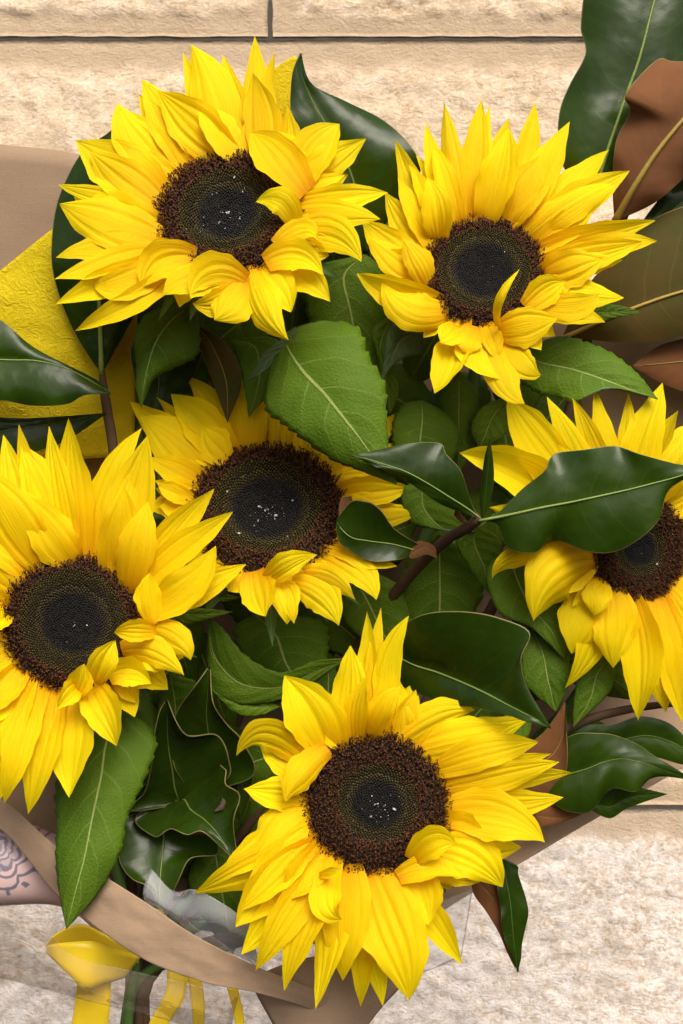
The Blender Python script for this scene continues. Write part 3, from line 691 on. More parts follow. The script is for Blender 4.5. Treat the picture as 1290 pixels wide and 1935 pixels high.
E = Flower(ZE, 622, 655, 228, .96, 70, -60, 'sunflower with long lower petals hanging over the kraft paper edge, white specks on its disc', core=.44, olive=.56, stem=[(600, 1700, 90), (420, 1790, 110)], seed=5, cup=.08)
E.petals([
 (555,430,598,42,72,0), (600,430,638,30,62,1), (650,420,716,53,85,1,{'c':(655,230),'basew':.35}), (515,460,547,150,120,1), (555,440,590,248,80,4,{'c':(560,340),'twist':.7}), (600,435,702,282,78,4,{'c':(640,350),'twist':.6}), (650,425,660,230,130,1), (690,420,700,300,110,1),
 (480,490,342,240,180,2,{'cup':.1}), (430,545,182,500,112,1,{'c':(285,430)}), (420,610,207,592,115,1,{'c':(310,620)}), (470,478,325,638,100,4,{'raw':1,'c':(380,555),'cup':-.3}), (410,660,222,842,150,2,{'c':(320,720),'cup':-.2}),
 (400,720,110,890,115,0), (410,780,42,932,125,0), (405,760,190,990,130,2), (410,820,176,1040,160,1), (420,850,195,1127,140,1), (430,870,240,1182,115,2), (440,880,320,1237,115,1), (430,800,330,960,120,2),
 (470,890,450,1302,112,1), (500,890,515,1212,150,2,{'cup':-.1}), (440,880,517,1012,100,5,{'c':(460,960)}), (560,890,570,1297,95,0), (600,890,645,1287,112,0), (605,885,750,1265,205,2,{'cup':-.2}),
 (700,870,902,1155,100,0), (750,870,795,1032,140,3,{'raw':1,'cup':.2}), (790,800,1012,922,160,1,{'c':(920,820)}), (690,885,897,888,100,4,{'raw':1,'c':(790,855)}), (735,832,877,775,105,5,{'raw':1,'c':(800,770),'bow':.2}), (640,880,690,1120,120,1),
 (830,760,1082,792,120,0), (840,690,1162,755,165,2,{'c':(1000,690)}), (850,650,1217,633,100,0), (850,610,1240,546,80,0), (840,600,1198,510,95,2), (830,570,1172,484,70,1), (815,530,1142,448,112,2), (750,470,1047,408,128,2), (690,425,937,350,105,1,{'c':(800,375)}), (780,480,1105,390,110,0), (700,430,755,310,80,0),
 (440,878,512,856,34,6,{'raw':1}), (800,830,960,900,120,1), (850,720,980,760,130,1), (530,450,480,380,110,1)])

F = Flower(ZF, 1125, 668, 195, .93, 345, 30, 'sunflower partly hidden behind a large shiny wavy leaf, curly anthers showing on its disc', core=.40, olive=.52, stem=[(1100, 1300, 230), (700, 1600, 210)], specks=3, seed=6, cup=.05)
F.petals([
 (985,560,640,95,185,1,{'c':(760,300)}), (970,600,452,315,170,1,{'c':(700,385)}), (975,590,540,290,115,0), (970,640,568,505,130,1), (1000,550,790,95,110,0), (1030,530,880,100,95,1), (1060,520,950,65,100,0), (1060,520,1213,42,150,1), (1080,510,1082,80,85,0), (1110,510,1272,150,105,1), (1150,510,1400,180,175,1),
 (1200,560,1450,420,140,1), (1260,610,1480,545,140,1), (1270,680,1460,690,150,1), (1260,760,1440,850,150,1), (1230,810,1400,1000,150,2), (1260,640,1400,600,110,2),
 (975,720,715,932,230,3,{'c':(820,770),'cup':-.5,'basew':.7}), (960,680,563,772,100,0,{'c':(700,690)}), (1000,800,882,1066,180,1,{'c':(920,930),'cup':-.2}), (1000,770,955,920,110,3,{'cup':-.3}), (1030,810,1020,1117,165,3,{'c':(1035,960),'cup':-.25}), (1040,830,870,1202,120,0), (1090,850,1105,1308,155,2,{'c':(1140,1080)}), (1150,860,1240,1287,150,1), (1190,850,1292,1312,150,2), (1220,830,1360,1250,150,1), (970,700,740,800,140,1), (1060,840,1060,1050,110,1)])

for f_, n_, l_ in ((A, 17, .95), (B, 17, 1.0), (Cc, 18, .62), (Dd, 15, .9), (E, 15, .9), (F, 15, 1.15)): f_.back_petals(n_, l_); f_.back_petals(n_ - 4, l_*.86, .5, .68)

# ---------------------------------------------------------------- leaves
LEAF_SHIFT = 0.0
def leaf(parent, base, stations, tip, kind='mag', flip=False, wave=0.0, nw=3.0, teeth=0, Z=None, camber=.06, dL=0, dR=0, thick=2.2, under=None, seed=0, rib=None, name='leaf'):
    """stations: (Lx, Ly, Mx, My, Rx, Ry, depth[, dL, dR]); base and tip: (x, y, depth); a solid leaf blade"""
    if Z:
        q = lambda x, y: zt(Z, [(x, y)])[0]
        base = (*q(*base[:2]), base[2]); tip = (*q(*tip[:2]), tip[2])
        stations = [(*q(*t[0:2]), *q(*t[2:4]), *q(*t[4:6]), *t[6:]) for t in stations]
    base = (*base[:2], base[2] + LEAF_SHIFT); tip = (*tip[:2], tip[2] + LEAF_SHIFT); stations = [(*t[:6], t[6] + LEAF_SHIFT, *t[7:]) for t in stations]
    Ls, Ms, Rs = [base], [base], [base]
    for t in stations:
        a, b = (t[7], t[8]) if len(t) > 7 else (dL, dR)
        Ls.append((t[0], t[1], t[6] + a)); Ms.append((t[2], t[3], t[6])); Rs.append((t[4], t[5], t[6] + b))
    Ls.append(tip); Ms.append(tip); Rs.append(tip)
    nu = max(34, teeth*5 + 1) if teeth else 44
    ch = np.linalg.norm(np.diff(np.array(Ms), axis=0), axis=1)
    Lc, Mc, Rc = catmull(Ls, nu, ch), catmull(Ms, nu, ch), catmull(Rs, nu, ch)
    hs = np.concatenate([np.linspace(0, .95, 8), [.985, 1.0]]) if kind == 'mag' else np.linspace(0, 1, 9)
    n = len(hs); g = np.zeros((nu, 2*n-1, 3)); u = np.linspace(0, 1, nu); ph = seed*1.3
    for i in range(nu):
        for side, E_ in ((-1, Lc), (1, Rc)):
            dv = E_[i] - Mc[i]; ln = np.linalg.norm(dv); e = dv.copy()
            if teeth:
                st = (u[i]*teeth) % 1.0; env = math.sin(math.pi*min(max(u[i]*1.02, 0), 1))**.5
                k = 1 + .075*env*((1-st) - .5); 
            for j, h in enumerate(hs):
                hh = h * (k if teeth and h > .95 else 1)
                p = Mc[i] + e*hh
                p[2] += -camber*ln*4*h*(1-h) + wave*h**2.2*math.sin(u[i]*nw*2*math.pi + ph + (1.4 if side > 0 else 0))*math.sin(math.pi*u[i])**.5
                g[i, n-1+side*j] = p
    vs = np.concatenate([-hs[::-1], hs[1:]])
    uu, vv = np.meshgrid(u, .5 + .5*vs, indexing='ij')
    ms = [M['mag_top'], M[under or 'mag_under'], M['margin']] if kind == 'mag' else [M['sun_top'], M['sun_under'], M['sun_rim']]
    o = solid_sheet(name, g, ms, parent, thick, margin=(kind == 'mag'), flip=flip, uvs=np.stack([uu, vv], -1))
    if rib:
        m, r0 = rib; c = g[:, n-1].copy(); c[:, 2] -= r0*.35
        if parent is not None:
            tube('midrib', [(*c[i], r0*(1 - .75*u[i])) for i in range(0, nu, 4)], M[m], o, 24, 8)
    return o

# branch of tall leaves at the right
br = empty('magnolia_branch', (1110, 900, 150), 'magnolia branch with a tall glossy leaf and brown backed leaves beside the wall', 'branch', 'magnolia branches in the bouquet')
tube('stem', [(1215, 330, 130, 7), (1150, 480, 140, 9), (1080, 760, 180, 10), (900, 1200, 260, 11), (420, 1700, 190, 11), (*BIND, 11), (240, 2150, 130, 11)], M['bark'], br, 40)
leaf(br, (1118, 390, 120), [(1062,310,1141,305,1215,330,105), (1056,215,1168,225,1285,250,100), (1076,160,1188,165,1300,190,104), (1104,108,1208,110,1320,130,100), (1097,45,1232,15,1345,20,100), (1125,-60,1262,-80,1350,-80,110)], (1300, -190, 130), wave=10, nw=3.2, camber=.10, dL=26, dR=26, rib=('green_midrib', 4.2), seed=1)
leaf(br, (1160, 420, 100), [(1157,325,1203,345,1245,378,60), (1166,258,1240,288,1300,330,50), (1190,205,1272,248,1350,290,45), (1180,180,1290,226,1385,250,45,-8,10), (1236,116,1315,200,1410,210,48), (1272,116,1345,170,1420,170,55)], (1390, 120, 60), flip=True, wave=5, nw=4, camber=.10, dL=15, dR=20, rib=('midrib', 7), seed=2)
leaf(br, (1205, 430, 150), [(1228,398,1245,415,1262,430,145), (1255,365,1280,390,1300,420,140), (1300,330,1320,360,1340,400,140)], (1400, 320, 150), wave=6, seed=3)
leaf(br, (1060, 640, 120), [(1110,540,1130,610,1095,640,105), (1150,495,1190,585,1160,647,95), (1205,432,1250,563,1235,646,90), (1275,395,1310,545,1320,628,90), (1360,385,1390,520,1400,610,95)], (1500, 480, 100), flip=True, under='mag_under_olive_sky', camber=.08, dL=30, dR=14, rib=('midrib', 4.5), seed=4)
leaf(br, (1500, 660, 170), [(1400,620,1390,672,1390,760,150), (1290,640,1290,683,1290,740,140), (1240,656,1240,688,1245,722,135)], (1193, 692, 135), flip=True, camber=.05, dL=12, dR=12, rib=('midrib', 2.2), seed=5)

# dark leaves behind the first flower
bm = empty('magnolia_branch', (640, 700, 220), 'magnolia branch with a dark wavy leaf between the two upper sunflowers', 'branch', 'magnolia branches in the bouquet')
tube('stem', [(690, 470, 150, 7), (640, 700, 230, 9), (470, 1300, 300, 10), (*(BIND + [10, -20, 10]), 11), (250, 2150, 120, 11)], M['bark'], bm, 34)
leaf(bm, (695, 480, 140), [(600,430,685,410,760,372,120), (560,310,655,310,793,305,105), (549,220,615,235,728,230,95,-10,14), (549,170,585,180,650,190,90,-14,14), (553,135,571,145,590,160,85,-8,6)], (568, 101, 80), wave=9, nw=2.5, camber=.10, seed=6)
leaf(bm, (345, 600, 90), [(352,622,385,630,418,640,92), (376,655,410,672,447,680,92), (395,705,425,712,457,715,96)], (430, 800, 110), flip=True, under='mag_under_olive_sky', camber=.12, seed=7)
leaf(bm, (330, 600, 140), [(250,650,290,660,380,650,150), (255,720,300,720,370,700,155)], (270, 830, 160), seed=30)

# left branch
bl = empty('magnolia_branch', (205, 830, 120), 'magnolia branch with an upright blue green leaf before the yellow paper', 'branch', 'magnolia branches in the bouquet')
tube('stem', [(189, 640, 128, 4), (192, 700, 130, 6.5), (200, 760, 130, 9.5), (212, 830, 130, 10), (225, 1000, 150, 10), (240, 1500, 150, 10), (*(BIND + [-12, 0, 5]), 11), (215, 2150, 120, 11)], M['bark'], bl, 40)
leaf(bl, (192, 708, 128), [(150,645,190,640,240,622,122), (106,540,186,530,282,520,112), (97,465,184,440,292,430,108), (118,355,188,345,292,340,112), (158,285,203,292,272,302,118)], (213, 246, 125), wave=8, nw=2, camber=.08, dL=22, dR=10, rib=('green_midrib', 5), seed=8)
leaf(bl, (-150, 655, 60), [(-60,575,-60,672,-60,765,60), (0,604,0,680,0,757,60), (62,655,70,682,62,767,58), (128,690,132,699,130,763,56), (180,716,172,720,160,747,56)], (213, 745, 60), wave=5, nw=4, camber=.14, dL=10, dR=-12, rib=('green_midrib', 2), seed=9)
leaf(bl, (205, 780, 120), [(60,790,100,800,110,840,130), (-40,790,0,815,10,860,120)], (-120, 830, 120), seed=10)

# sprig in the middle
bs = empty('magnolia_sprig', (912, 985, -40), 'magnolia sprig with a shiny wavy leaf over the half hidden sunflower', 'branch', 'magnolia branches in the bouquet')
tube('stem', [(908, 975, -72, 9), (890, 992, -45, 11), (850, 1015, 10, 11), (800, 1060, 80, 11), (700, 1180, 190, 11), (480, 1550, 220, 11), (*(BIND + [14, 5, 0]), 11), (270, 2150, 120, 11)], M['bark'], bs, 44, wob=.06)
leaf(bs, (905, 984, -74), [(936,972,938,978,938,990,-78), (985,925,985,968,958,1034,-88), (1030,888,1040,956,1010,1044,-96), (1046,858,1085,948,1050,1022,-100,18,26), (1100,850,1130,938,1115,1044,-104), (1162,843,1185,926,1180,1036,-106,8,2), (1205,857,1235,913,1243,985,-104,-6,0), (1280,877,1280,901,1262,930,-100)], (1345, 878, -92), wave=7, nw=4.5, camber=.05, dL=6, dR=10, rib=('green_midrib', 3), seed=11)
leaf(bs, (908, 980, -74), [(895,962,890,966,885,972,-78), (872,893,850,940,830,952,-90,-10,4), (842,857,805,912,772,912,-96,6,6), (832,838,770,893,730,891,-98,14,4), (775,838,725,877,700,878,-98,8,2)], (667, 860, -92), wave=4, nw=3, camber=.05, rib=('green_midrib', 1.8), seed=12)
leaf(bs, (912, 985, -74), [(906,955,915,955,924,952,-84,4,4), (910,905,920,905,933,905,-98,6,6), (915,865,924,865,931,865,-108,4,4)], (925, 826, -116), camber=.2, seed=13)
leaf(bs, (805, 1042, 20), [(795,1032,788,1040,780,1050,5), (745,1000,740,1028,748,1058,-12,-14,-8), (716,962,695,1022,700,1060,-18,-24,-4), (690,948,660,1014,664,1042,-20,-22,4), (662,949,645,1000,640,1022,-18,-14,4)], (634, 985, -16), camber=-.06, rib=('green_midrib', 1.6), seed=14)
leaf(bs, (640, 985, -14), [(640,960,648,970,655,985,-12), (645,942,655,955,668,962,-8)], (664, 937, 0), flip=True, seed=15)
leaf(bs, (770, 1050, 0), [(778,1032,785,1042,778,1056,0), (796,1022,805,1034,805,1048,4), (820,1032,818,1042,818,1052,10)], (826, 1056, 16), flip=True, seed=16)
leaf(bs, (905, 990, -60), [(870,960,880,972,895,985,-55), (860,972,872,985,890,992,-50)], (862, 960, -58), seed=31)

# broad leaf below the sprig
bb = empty('magnolia_branch', (730, 1230, 60), 'magnolia branch with one broad very dark leaf pointing down beside the lowest sunflower', 'branch', 'magnolia branches in the bouquet')
tube('stem', [(735, 1215, 40, 8), (690, 1240, 100, 10), (560, 1450, 170, 10), (*(BIND + [20, -10, 15]), 11), (285, 2150, 120, 11)], M['bark'], bb, 30)
leaf(bb, (725, 1215, 35), [(775,1172,760,1246,742,1276,30,-50,18), (860,1155,830,1272,795,1312,10,-70,20), (945,1168,885,1295,850,1332,-25,-60,16), (1001,1197,925,1314,895,1336,-55,-44,14), (984,1240,955,1330,925,1343,-80,-22,10), (992,1290,985,1345,965,1353,-102,-6,4), (1018,1338,1015,1360,1000,1366,-118)], (1042, 1377, -120), camber=.06, rib=('green_midrib', 1.8), seed=17)

# lower right leaves
bq = empty('magnolia_branch', (1030, 1480, 70), 'magnolia branch with shiny wavy leaf lying on kraft paper near the wall', 'branch', 'magnolia branches in the bouquet')
tube('stem', [(1270, 1330, 110, 6), (1200, 1338, 95, 8), (1080, 1372, 85, 9), (960, 1470, 120, 10), (600, 1720, 150, 10), (*(BIND + [24, 8, 0]), 11), (295, 2150, 120, 11)], M['bark'], bq, 36)
leaf(bq, (1010, 1500, 70), [(1068,1396,1060,1468,1042,1517,50), (1130,1385,1110,1452,1080,1535,38), (1165,1390,1140,1440,1118,1532,32,10,-10), (1200,1404,1165,1434,1148,1494,30,14,6), (1230,1424,1210,1440,1200,1496,30,14,-12), (1260,1442,1250,1454,1232,1470,34)], (1312, 1474, 45), wave=4, nw=3, camber=.08, seed=18)
leaf(bq, (1050, 1440, 95), [(1085,1382,1090,1415,1090,1440,90), (1160,1368,1165,1400,1170,1430,85), (1215,1353,1225,1390,1235,1430,80), (1270,1370,1275,1405,1290,1445,80)], (1330, 1440, 90), camber=.08, seed=19)
leaf(bq, (960, 1500, 60), [(985,1420,1010,1450,1030,1506,55), (1030,1380,1048,1420,1062,1478,50), (1055,1345,1063,1390,1071,1440,45,0,-8), (1063,1332,1067,1360,1070,1390,42,0,-8)], (1068, 1326, 42), flip=True, camber=.05, seed=20)
leaf(bq, (1100, 1520, 78), [(1115,1530,1125,1520,1130,1500,72), (1150,1546,1152,1525,1150,1490,68), (1180,1530,1180,1510,1178,1485,66)], (1262, 1500, 72), camber=.05, seed=21)
leaf(bq, (1010, 1540, 60), [(1022,1560,1035,1545,1045,1520,58), (1040,1560,1060,1545,1075,1525,60)], (1120, 1530, 66), flip=True, camber=.05, seed=22)
# hanging leaf by the lowest flower
bh = empty('magnolia_branch', (905, 1600, 20), 'magnolia branch with a narrow folded leaf hanging past the kraft paper onto pale stone', 'branch', 'magnolia branches in the bouquet')
tube('stem', [(915, 1605, 20, 6), (860, 1640, 50, 8), (640, 1760, 90, 9), (*(BIND + [30, -14, -4]), 10), (310, 2150, 110, 10)], M['bark'], bh, 26)
leaf(bh, (905, 1605, 8), [(922,1628,945,1625,972,1632,0), (938,1672,958,1672,980,1655,-8,-6,8), (946,1720,965,1715,998,1718,-12,-8,10), (948,1752,968,1752,993,1752,-14,-8,10), (958,1788,972,1788,986,1785,-14,-6,6), (968,1815,976,1815,984,1812,-14)], (978, 1836, -12), wave=2.5, nw=5, camber=.10, seed=23)
leaf(bh, (890, 1655, 12), [(892,1682,905,1670,930,1645,6), (918,1722,932,1700,948,1680,2), (942,1762,948,1745,955,1735,0), (958,1800,962,1790,966,1780,-2)], (974, 1832, -6), flip=True, camber=.04, seed=24)

# rosette
bw = empty('magnolia_sprig', (335, 1520, 40), 'magnolia sprig opening as a dark whorl with one torn leaf above the wrapping', 'branch', 'magnolia branches in the bouquet')
tube('stem', [(335, 1500, 108, 8), (320, 1600, 120, 10), (*(BIND + [-6, 10, 6]), 11), (230, 2150, 120, 11)], M['bark'], bw, 20)
LEAF_SHIFT = 48.0        # the whorl sits deep between two flower heads
leaf(bw, (365, 1500, 60), [(330,1450,395,1450,478,1465,40), (325,1395,395,1400,458,1402,15,-6,-14), (336,1342,390,1350,425,1366,-10,-4,-10), (368,1298,392,1310,402,1330,-28)], (396, 1259, -40), wave=3, nw=3, camber=-.14, dL=-22, dR=-22, seed=25)
leaf(bw, (340, 1520, 58), [(246,1532,330,1490,425,1475,42), (272,1500,325,1455,432,1435,22,-8,-18), (286,1450,318,1415,410,1390,2,-8,-16), (293,1385,316,1375,352,1390,-20), (302,1345,316,1350,333,1366,-32)], (315, 1322, -42), wave=3, nw=3, camber=-.12, dL=-20, dR=-26, seed=26)
leaf(bw, (335, 1515, 55), [(268,1535,345,1510,385,1462,45), (290,1580,360,1530,424,1452,18,-12,-24), (322,1565,385,1548,426,1482,-5,-18,-26), (352,1576,405,1568,452,1502,-22,-14,-18), (385,1571,425,1595,440,1552,-34,-10,-8), (415,1597,438,1612,444,1592,-42)], (451, 1631, -48), wave=3, nw=4, camber=-.10, seed=27)
leaf(bw, (320, 1520, 66), [(240,1545,310,1560,395,1570,48), (226,1590,308,1600,412,1612,32,-14,-18), (228,1632,304,1640,358,1622,14,-14,-16), (250,1660,302,1670,338,1660,-2,-8,-8), (285,1678,302,1700,322,1695,-14)], (303, 1733, -26), wave=3, nw=2.5, camber=-.10, rib=('green_midrib', 1.6), seed=28)
leaf(bw, (380, 1500, 62), [(400,1440,440,1440,474,1435,55), (410,1500,450,1490,475,1490,45)], (455, 1560, 50), camber=-.1, seed=29)
leaf(bw, (330, 1530, 80), [(245,1470,265,1510,270,1560,75), (205,1545,235,1580,250,1600,70)], (240, 1660, 70), camber=-.1, seed=32)
LEAF_SHIFT = 0.0
tube('torn_patch', [(417, 1494, 34, 2), (424, 1508, 30, 5), (418, 1526, 30, 5.5), (405, 1534, 34, 2)], M['dead'], bw, 12, 8, wob=.35)

# sunflower leaves, each on its flower
ZL7 = (420, 560, 2.6875)
leaf(A.o, (300,190,20), [(480,128,345,290,225,420,-5), (672,150,410,385,214,560,-30), (745,310,520,500,310,650,-52), (825,450,600,600,400,720,-66), (833,600,680,700,560,832,-74), (846,780,750,795,660,872,-76)], (888,958,-72), 'sun', teeth=15, Z=ZL7, camber=.10, dL=14, dR=20, seed=40)
leaf(A.o, (372,150,0), [(300,215,340,230,372,250,5), (200,300,235,320,290,290,12), (150,390,180,400,235,370,20)], (112,440,30), 'sun', teeth=9, Z=ZL7, flip=True, camber=.1, seed=41)
ZL3 = (0, 200, 2.6875)
leaf(A.o, (985,1005,60), [(745,1055,870,1090,1010,1115,40), (686,1200,790,1200,1003,1265,28,-6,10), (692,1340,748,1330,872,1338,24), (690,1440,728,1430,782,1390,26)], (716,1535,36), 'sun', teeth=12, Z=ZL3, camber=.12, dL=16, dR=16, seed=42)
ZL4 = (880, 0, 2.546)
leaf(B.o, (250,1700,40), [(420,1625,360,1745,235,1795,20), (560,1640,500,1775,345,1892,4), (690,1692,600,1805,445,1912,-8), (790,1765,700,1840,540,1928,-16,14,-8), (860,1835,800,1878,660,1862,-22,10,6), (890,1875,860,1900,800,1893,-26)], (925,1922,-28), 'sun', teeth=15, Z=ZL4, camber=.10, dL=16, dR=10, seed=43)
leaf(B.o, (560,1500,70), [(640,1465,650,1505,640,1540,66), (740,1470,745,1500,740,1525,60)], (852,1502,56), 'sun', teeth=0, Z=ZL4, camber=.1, seed=44)
leaf(B.o, (1010,525,130), [(900,560,1015,620,1150,600,100), (860,680,1005,720,1200,690,80), (880,790,1000,820,1190,800,70)], (1010,960,70), 'sun', teeth=12, Z=ZL7, camber=.16, dL=26, dR=26, seed=45)
leaf(B.o, (1200,380,110), [(1110,480,1200,500,1290,480,110), (1105,620,1200,640,1290,640,115), (1120,760,1200,780,1280,770,120)], (1200,900,125), 'sun', teeth=12, Z=ZL7, camber=.1, dL=18, dR=18, seed=46)
leaf(B.o, (965, 745, 110), [(905,775,930,790,960,790,105), (890,815,915,825,948,828,105)], (905, 850, 110), 'sun', teeth=8, camber=.1, seed=47)
leaf(B.o, (690, 480, 120), [(580,510,650,520,735,520,118), (576,580,660,580,735,590,112), (600,640,675,650,725,650,115)], (690, 760, 125), 'sun', teeth=12, camber=.1, dL=14, dR=14, seed=48)
leaf(B.o, (1000,180,60), [(870,130,900,230,1010,290,60), (830,220,870,290,950,305,50), (820,330,845,350,880,340,48)], (805,430,46), 'sun', teeth=0, Z=ZL7, flip=True, camber=.14, seed=49)
leaf(B.o, (860,90,95), [(760,180,800,260,860,330,92), (790,330,830,420,890,440,98), (810,470,850,520,890,510,104)], (850,600,110), 'sun', teeth=0, Z=ZL7, camber=.12, seed=50)
leaf(Cc.o, (650, 1060, 150), [(640,1120,690,1130,760,1110,150), (655,1180,720,1190,780,1170,155)], (760, 1260, 160), 'sun', teeth=10, camber=.08, seed=51)
leaf(Cc.o, (800, 900, 60), [(760,930,800,960,860,950,60), (770,985,830,995,880,990,62)], (900, 1005, 64), 'sun', teeth=8, camber=.1, seed=52)
leaf(Cc.o, (480, 1160, 130), [(440,1190,520,1200,600,1170,135), (470,1250,540,1255,620,1220,140)], (590, 1320, 145), 'sun', teeth=10, camber=.08, dL=20, dR=20, seed=53)
leaf(Cc.o, (440, 640, 110), [(440,650,480,655,520,640,100), (455,700,490,700,530,700,100)], (470, 790, 100), 'sun', teeth=8, seed=54)
ZL6 = (100, 1180, 2.932)
leaf(Dd.o, (240, 1340, 20), [(150,1400,205,1390,292,1385,-6), (106,1480,190,1470,278,1460,-50), (107,1560,172,1555,240,1550,-86), (105,1625,158,1625,226,1615,-108), (111,1685,142,1685,188,1685,-120)], (125, 1756, -126), 'sun', teeth=15, camber=.10, dL=18, dR=22, seed=55)
leaf(Dd.o, (310, 1165, 30), [(345,1150,345,1162,340,1180,20), (390,1150,390,1160,385,1172,12)], (440, 1156, 5), 'sun', camber=.15, seed=56)
leaf(Dd.o, (320, 1150, 40), [(360,1130,365,1138,370,1145,35), (410,1122,415,1128,420,1138,30)], (462, 1128, 28), 'sun', camber=.15, seed=57)
leaf(Dd.o, (320, 1270, 90), [(300,1320,330,1330,380,1300,125), (300,1370,330,1380,360,1350,140)], (310, 1440, 150), 'sun', teeth=9, seed=58)
leaf(E.o, (660, 1243, 70), [(600,1248,600,1268,590,1292,62,-8,4), (525,1270,520,1300,520,1325,52,-10,4), (460,1235,450,1290,445,1330,52,-10,6), (425,1192,410,1250,400,1305,60,-8,8)], (392, 1165, 70), 'sun', teeth=14, camber=.1, seed=59)
leaf(E.o, (530, 1335, 66), [(480,1315,480,1335,490,1352,60), (430,1295,430,1318,440,1345,60)], (395, 1300, 66), 'sun', teeth=8, camber=.1, seed=60)
leaf(E.o, (1010, 1330, 60), [(930,1360,960,1385,990,1400,60), (880,1370,900,1395,930,1410,60)], (870, 1430, 70), 'sun', teeth=8, seed=61)
leaf(F.o, (900, 990, 60), [(865,1015,895,1020,935,1010,70), (885,1070,915,1075,950,1060,76)], (930, 1130, 84), 'sun', camber=.1, seed=62)
leaf(F.o, (960, 1030, 60), [(920,1080,975,1090,1040,1080,40), (945,1160,1005,1150,1060,1140,30), (1000,1185,1040,1190,1075,1190,26)], (1066, 1245, 24), 'sun', camber=.12, dL=-10, dR=14, seed=63)
leaf(F.o, (1000, 1180, 60), [(985,1230,1025,1235,1070,1230,44), (990,1290,1035,1285,1076,1285,34)], (1050, 1345, 36), 'sun', teeth=10, camber=.1, seed=64)
leaf(F.o, (1170, 1230, 70), [(1100,1250,1130,1270,1166,1270,60), (1085,1310,1115,1320,1150,1310,55)], (1082, 1375, 60), 'sun', camber=.1, seed=65)
leaf(F.o, (830, 1010, 120), [(770,1060,830,1080,900,1060,140), (760,1130,830,1150,910,1130,150)], (820, 1240, 160), 'sun', teeth=10, seed=66)

# deeper foliage between the stems
fill = [(560, 560, 40, 170), (760, 760, -30, 200), (300, 900, 20, 200), (560, 1250, 60, 210), (420, 1420, -40, 180), (830, 1100, 50, 230), (960, 860, 20, 180), (1120, 1250, -20, 200), (620, 1380, 30, 190), (380, 1600, 80, 150),
        (470, 1120, 10, 210), (900, 1350, 70, 190), (700, 1020, 100, 240), (820, 640, 60, 190), (480, 730, -10, 200), (560, 1650, 30, 150), (1010, 1120, 40, 210), (330, 1180, 15, 170),
        (300, 1290, 70, 190), (400, 1290, 10, 215), (250, 1420, 30, 150), (480, 1440, 100, 160), (640, 1180, -20, 200), (560, 1000, 45, 250), (740, 900, 20, 240), (900, 1000, 80, 240), (1080, 1150, 10, 230), (960, 1280, -40, 180), (420, 1690, 20, 120), (500, 1560, 60, 170),
        (520, 620, 100, 230), (330, 760, 30, 230), (620, 800, 50, 250), (880, 780, 0, 240), (1060, 1420, 100, 160), (780, 1560, 30, 150), (180, 1480, 40, 150), (330, 1020, 60, 240), (1010, 820, 70, 250), (720, 1400, 10, 210),
        (700, 500, 30, 200), (350, 650, 20, 190), (440, 620, 80, 180), (780, 460, 60, 210), (250, 620, 100, 215), (980, 720, 40, 190), (630, 490, 20, 195), (560, 640, 60, 205)]
fl = [A, B, Cc, Dd, E, F]
for i, (x, y, an, d) in enumerate(fill):
    own = min(fl, key=lambda f: math.hypot(f.x-x, f.y-y-40)); ca, sa = math.cos(R(an+60)), math.sin(R(an+60)); ln = 95 + 20*(i % 3); w = 58
    pt = lambda a, b: (x + ca*a - sa*b, y + sa*a + ca*b)
    leaf(own.o, (*pt(-ln, 0), d+30), [(*pt(-ln*.45, w), *pt(-ln*.45, 0), *pt(-ln*.45, -w), d), (*pt(ln*.1, w*.9), *pt(ln*.1, 0), *pt(ln*.1, -w*.9), d-6), (*pt(ln*.6, w*.5), *pt(ln*.6, 0), *pt(ln*.6, -w*.5), d+6)], (*pt(ln, 0), d+25), 'sun', teeth=9, camber=.12, dL=16, dR=16, seed=70+i)

# ---------------------------------------------------------------- wrapping
kr = sheet('kraft_wrapping', [
 [(-170,255,230),(0,273,225),(150,292,225),(420,400,300),(720,520,340),(1000,580,330),(1180,600,290),(1480,560,210)],
 [(-200,700,260),(0,720,270),(180,740,280),(420,800,330),(700,860,360),(960,880,340),(1180,900,270),(1450,960,180)],
 [(-180,1150,210),(0,1180,260),(160,1200,300),(400,1250,370),(650,1270,390),(900,1270,380),(1120,1260,330),(1430,1368,210)],
 [(-110,1420,100),(60,1450,190),(200,1480,250),(380,1500,300),(600,1500,310),(800,1500,280),(1020,1480,240),(1292,1448,170)],
 [(0,1540,20),(100,1590,120),(200,1630,190),(330,1660,220),(500,1670,230),(650,1670,210),(800,1660,190),(965,1641,150)],
 [(130,1670,20),(180,1700,90),(240,1720,140),(310,1740,160),(400,1760,160),(500,1770,140),(620,1785,120),(740,1780,100)]],
 M['kraft'], None, 50, 60, 1.4, rough=5, seed=3)
tag(kr, 'brown kraft paper sheet fanned open behind all the flowers', 'paper')
band = sheet('kraft_band', [
 [(-90,1455,-20),(18,1521,-40),(105,1598,-58),(197,1655,-74),(282,1709,-86),(363,1764,-90),(484,1825,-74),(600,1872,-30),(690,1905,0)],
 [(-95,1490,-16),(5,1541,-38),(106,1645,-60),(178,1690,-78),(275,1752,-90),(370,1806,-92),(484,1850,-76),(590,1890,-30),(680,1930,4)],
 [(-100,1522,-12),(-5,1562,-34),(110,1694,-56),(154,1730,-78),(263,1808,-90),(382,1855,-90),(486,1876,-74),(580,1905,-26),(670,1955,10)]],
 M['kraft'], None, 30, 90, 1.2, rough=4.5, seed=8)
tag(band, 'folded kraft paper band crossing in front of the stems and forearm', 'paper')
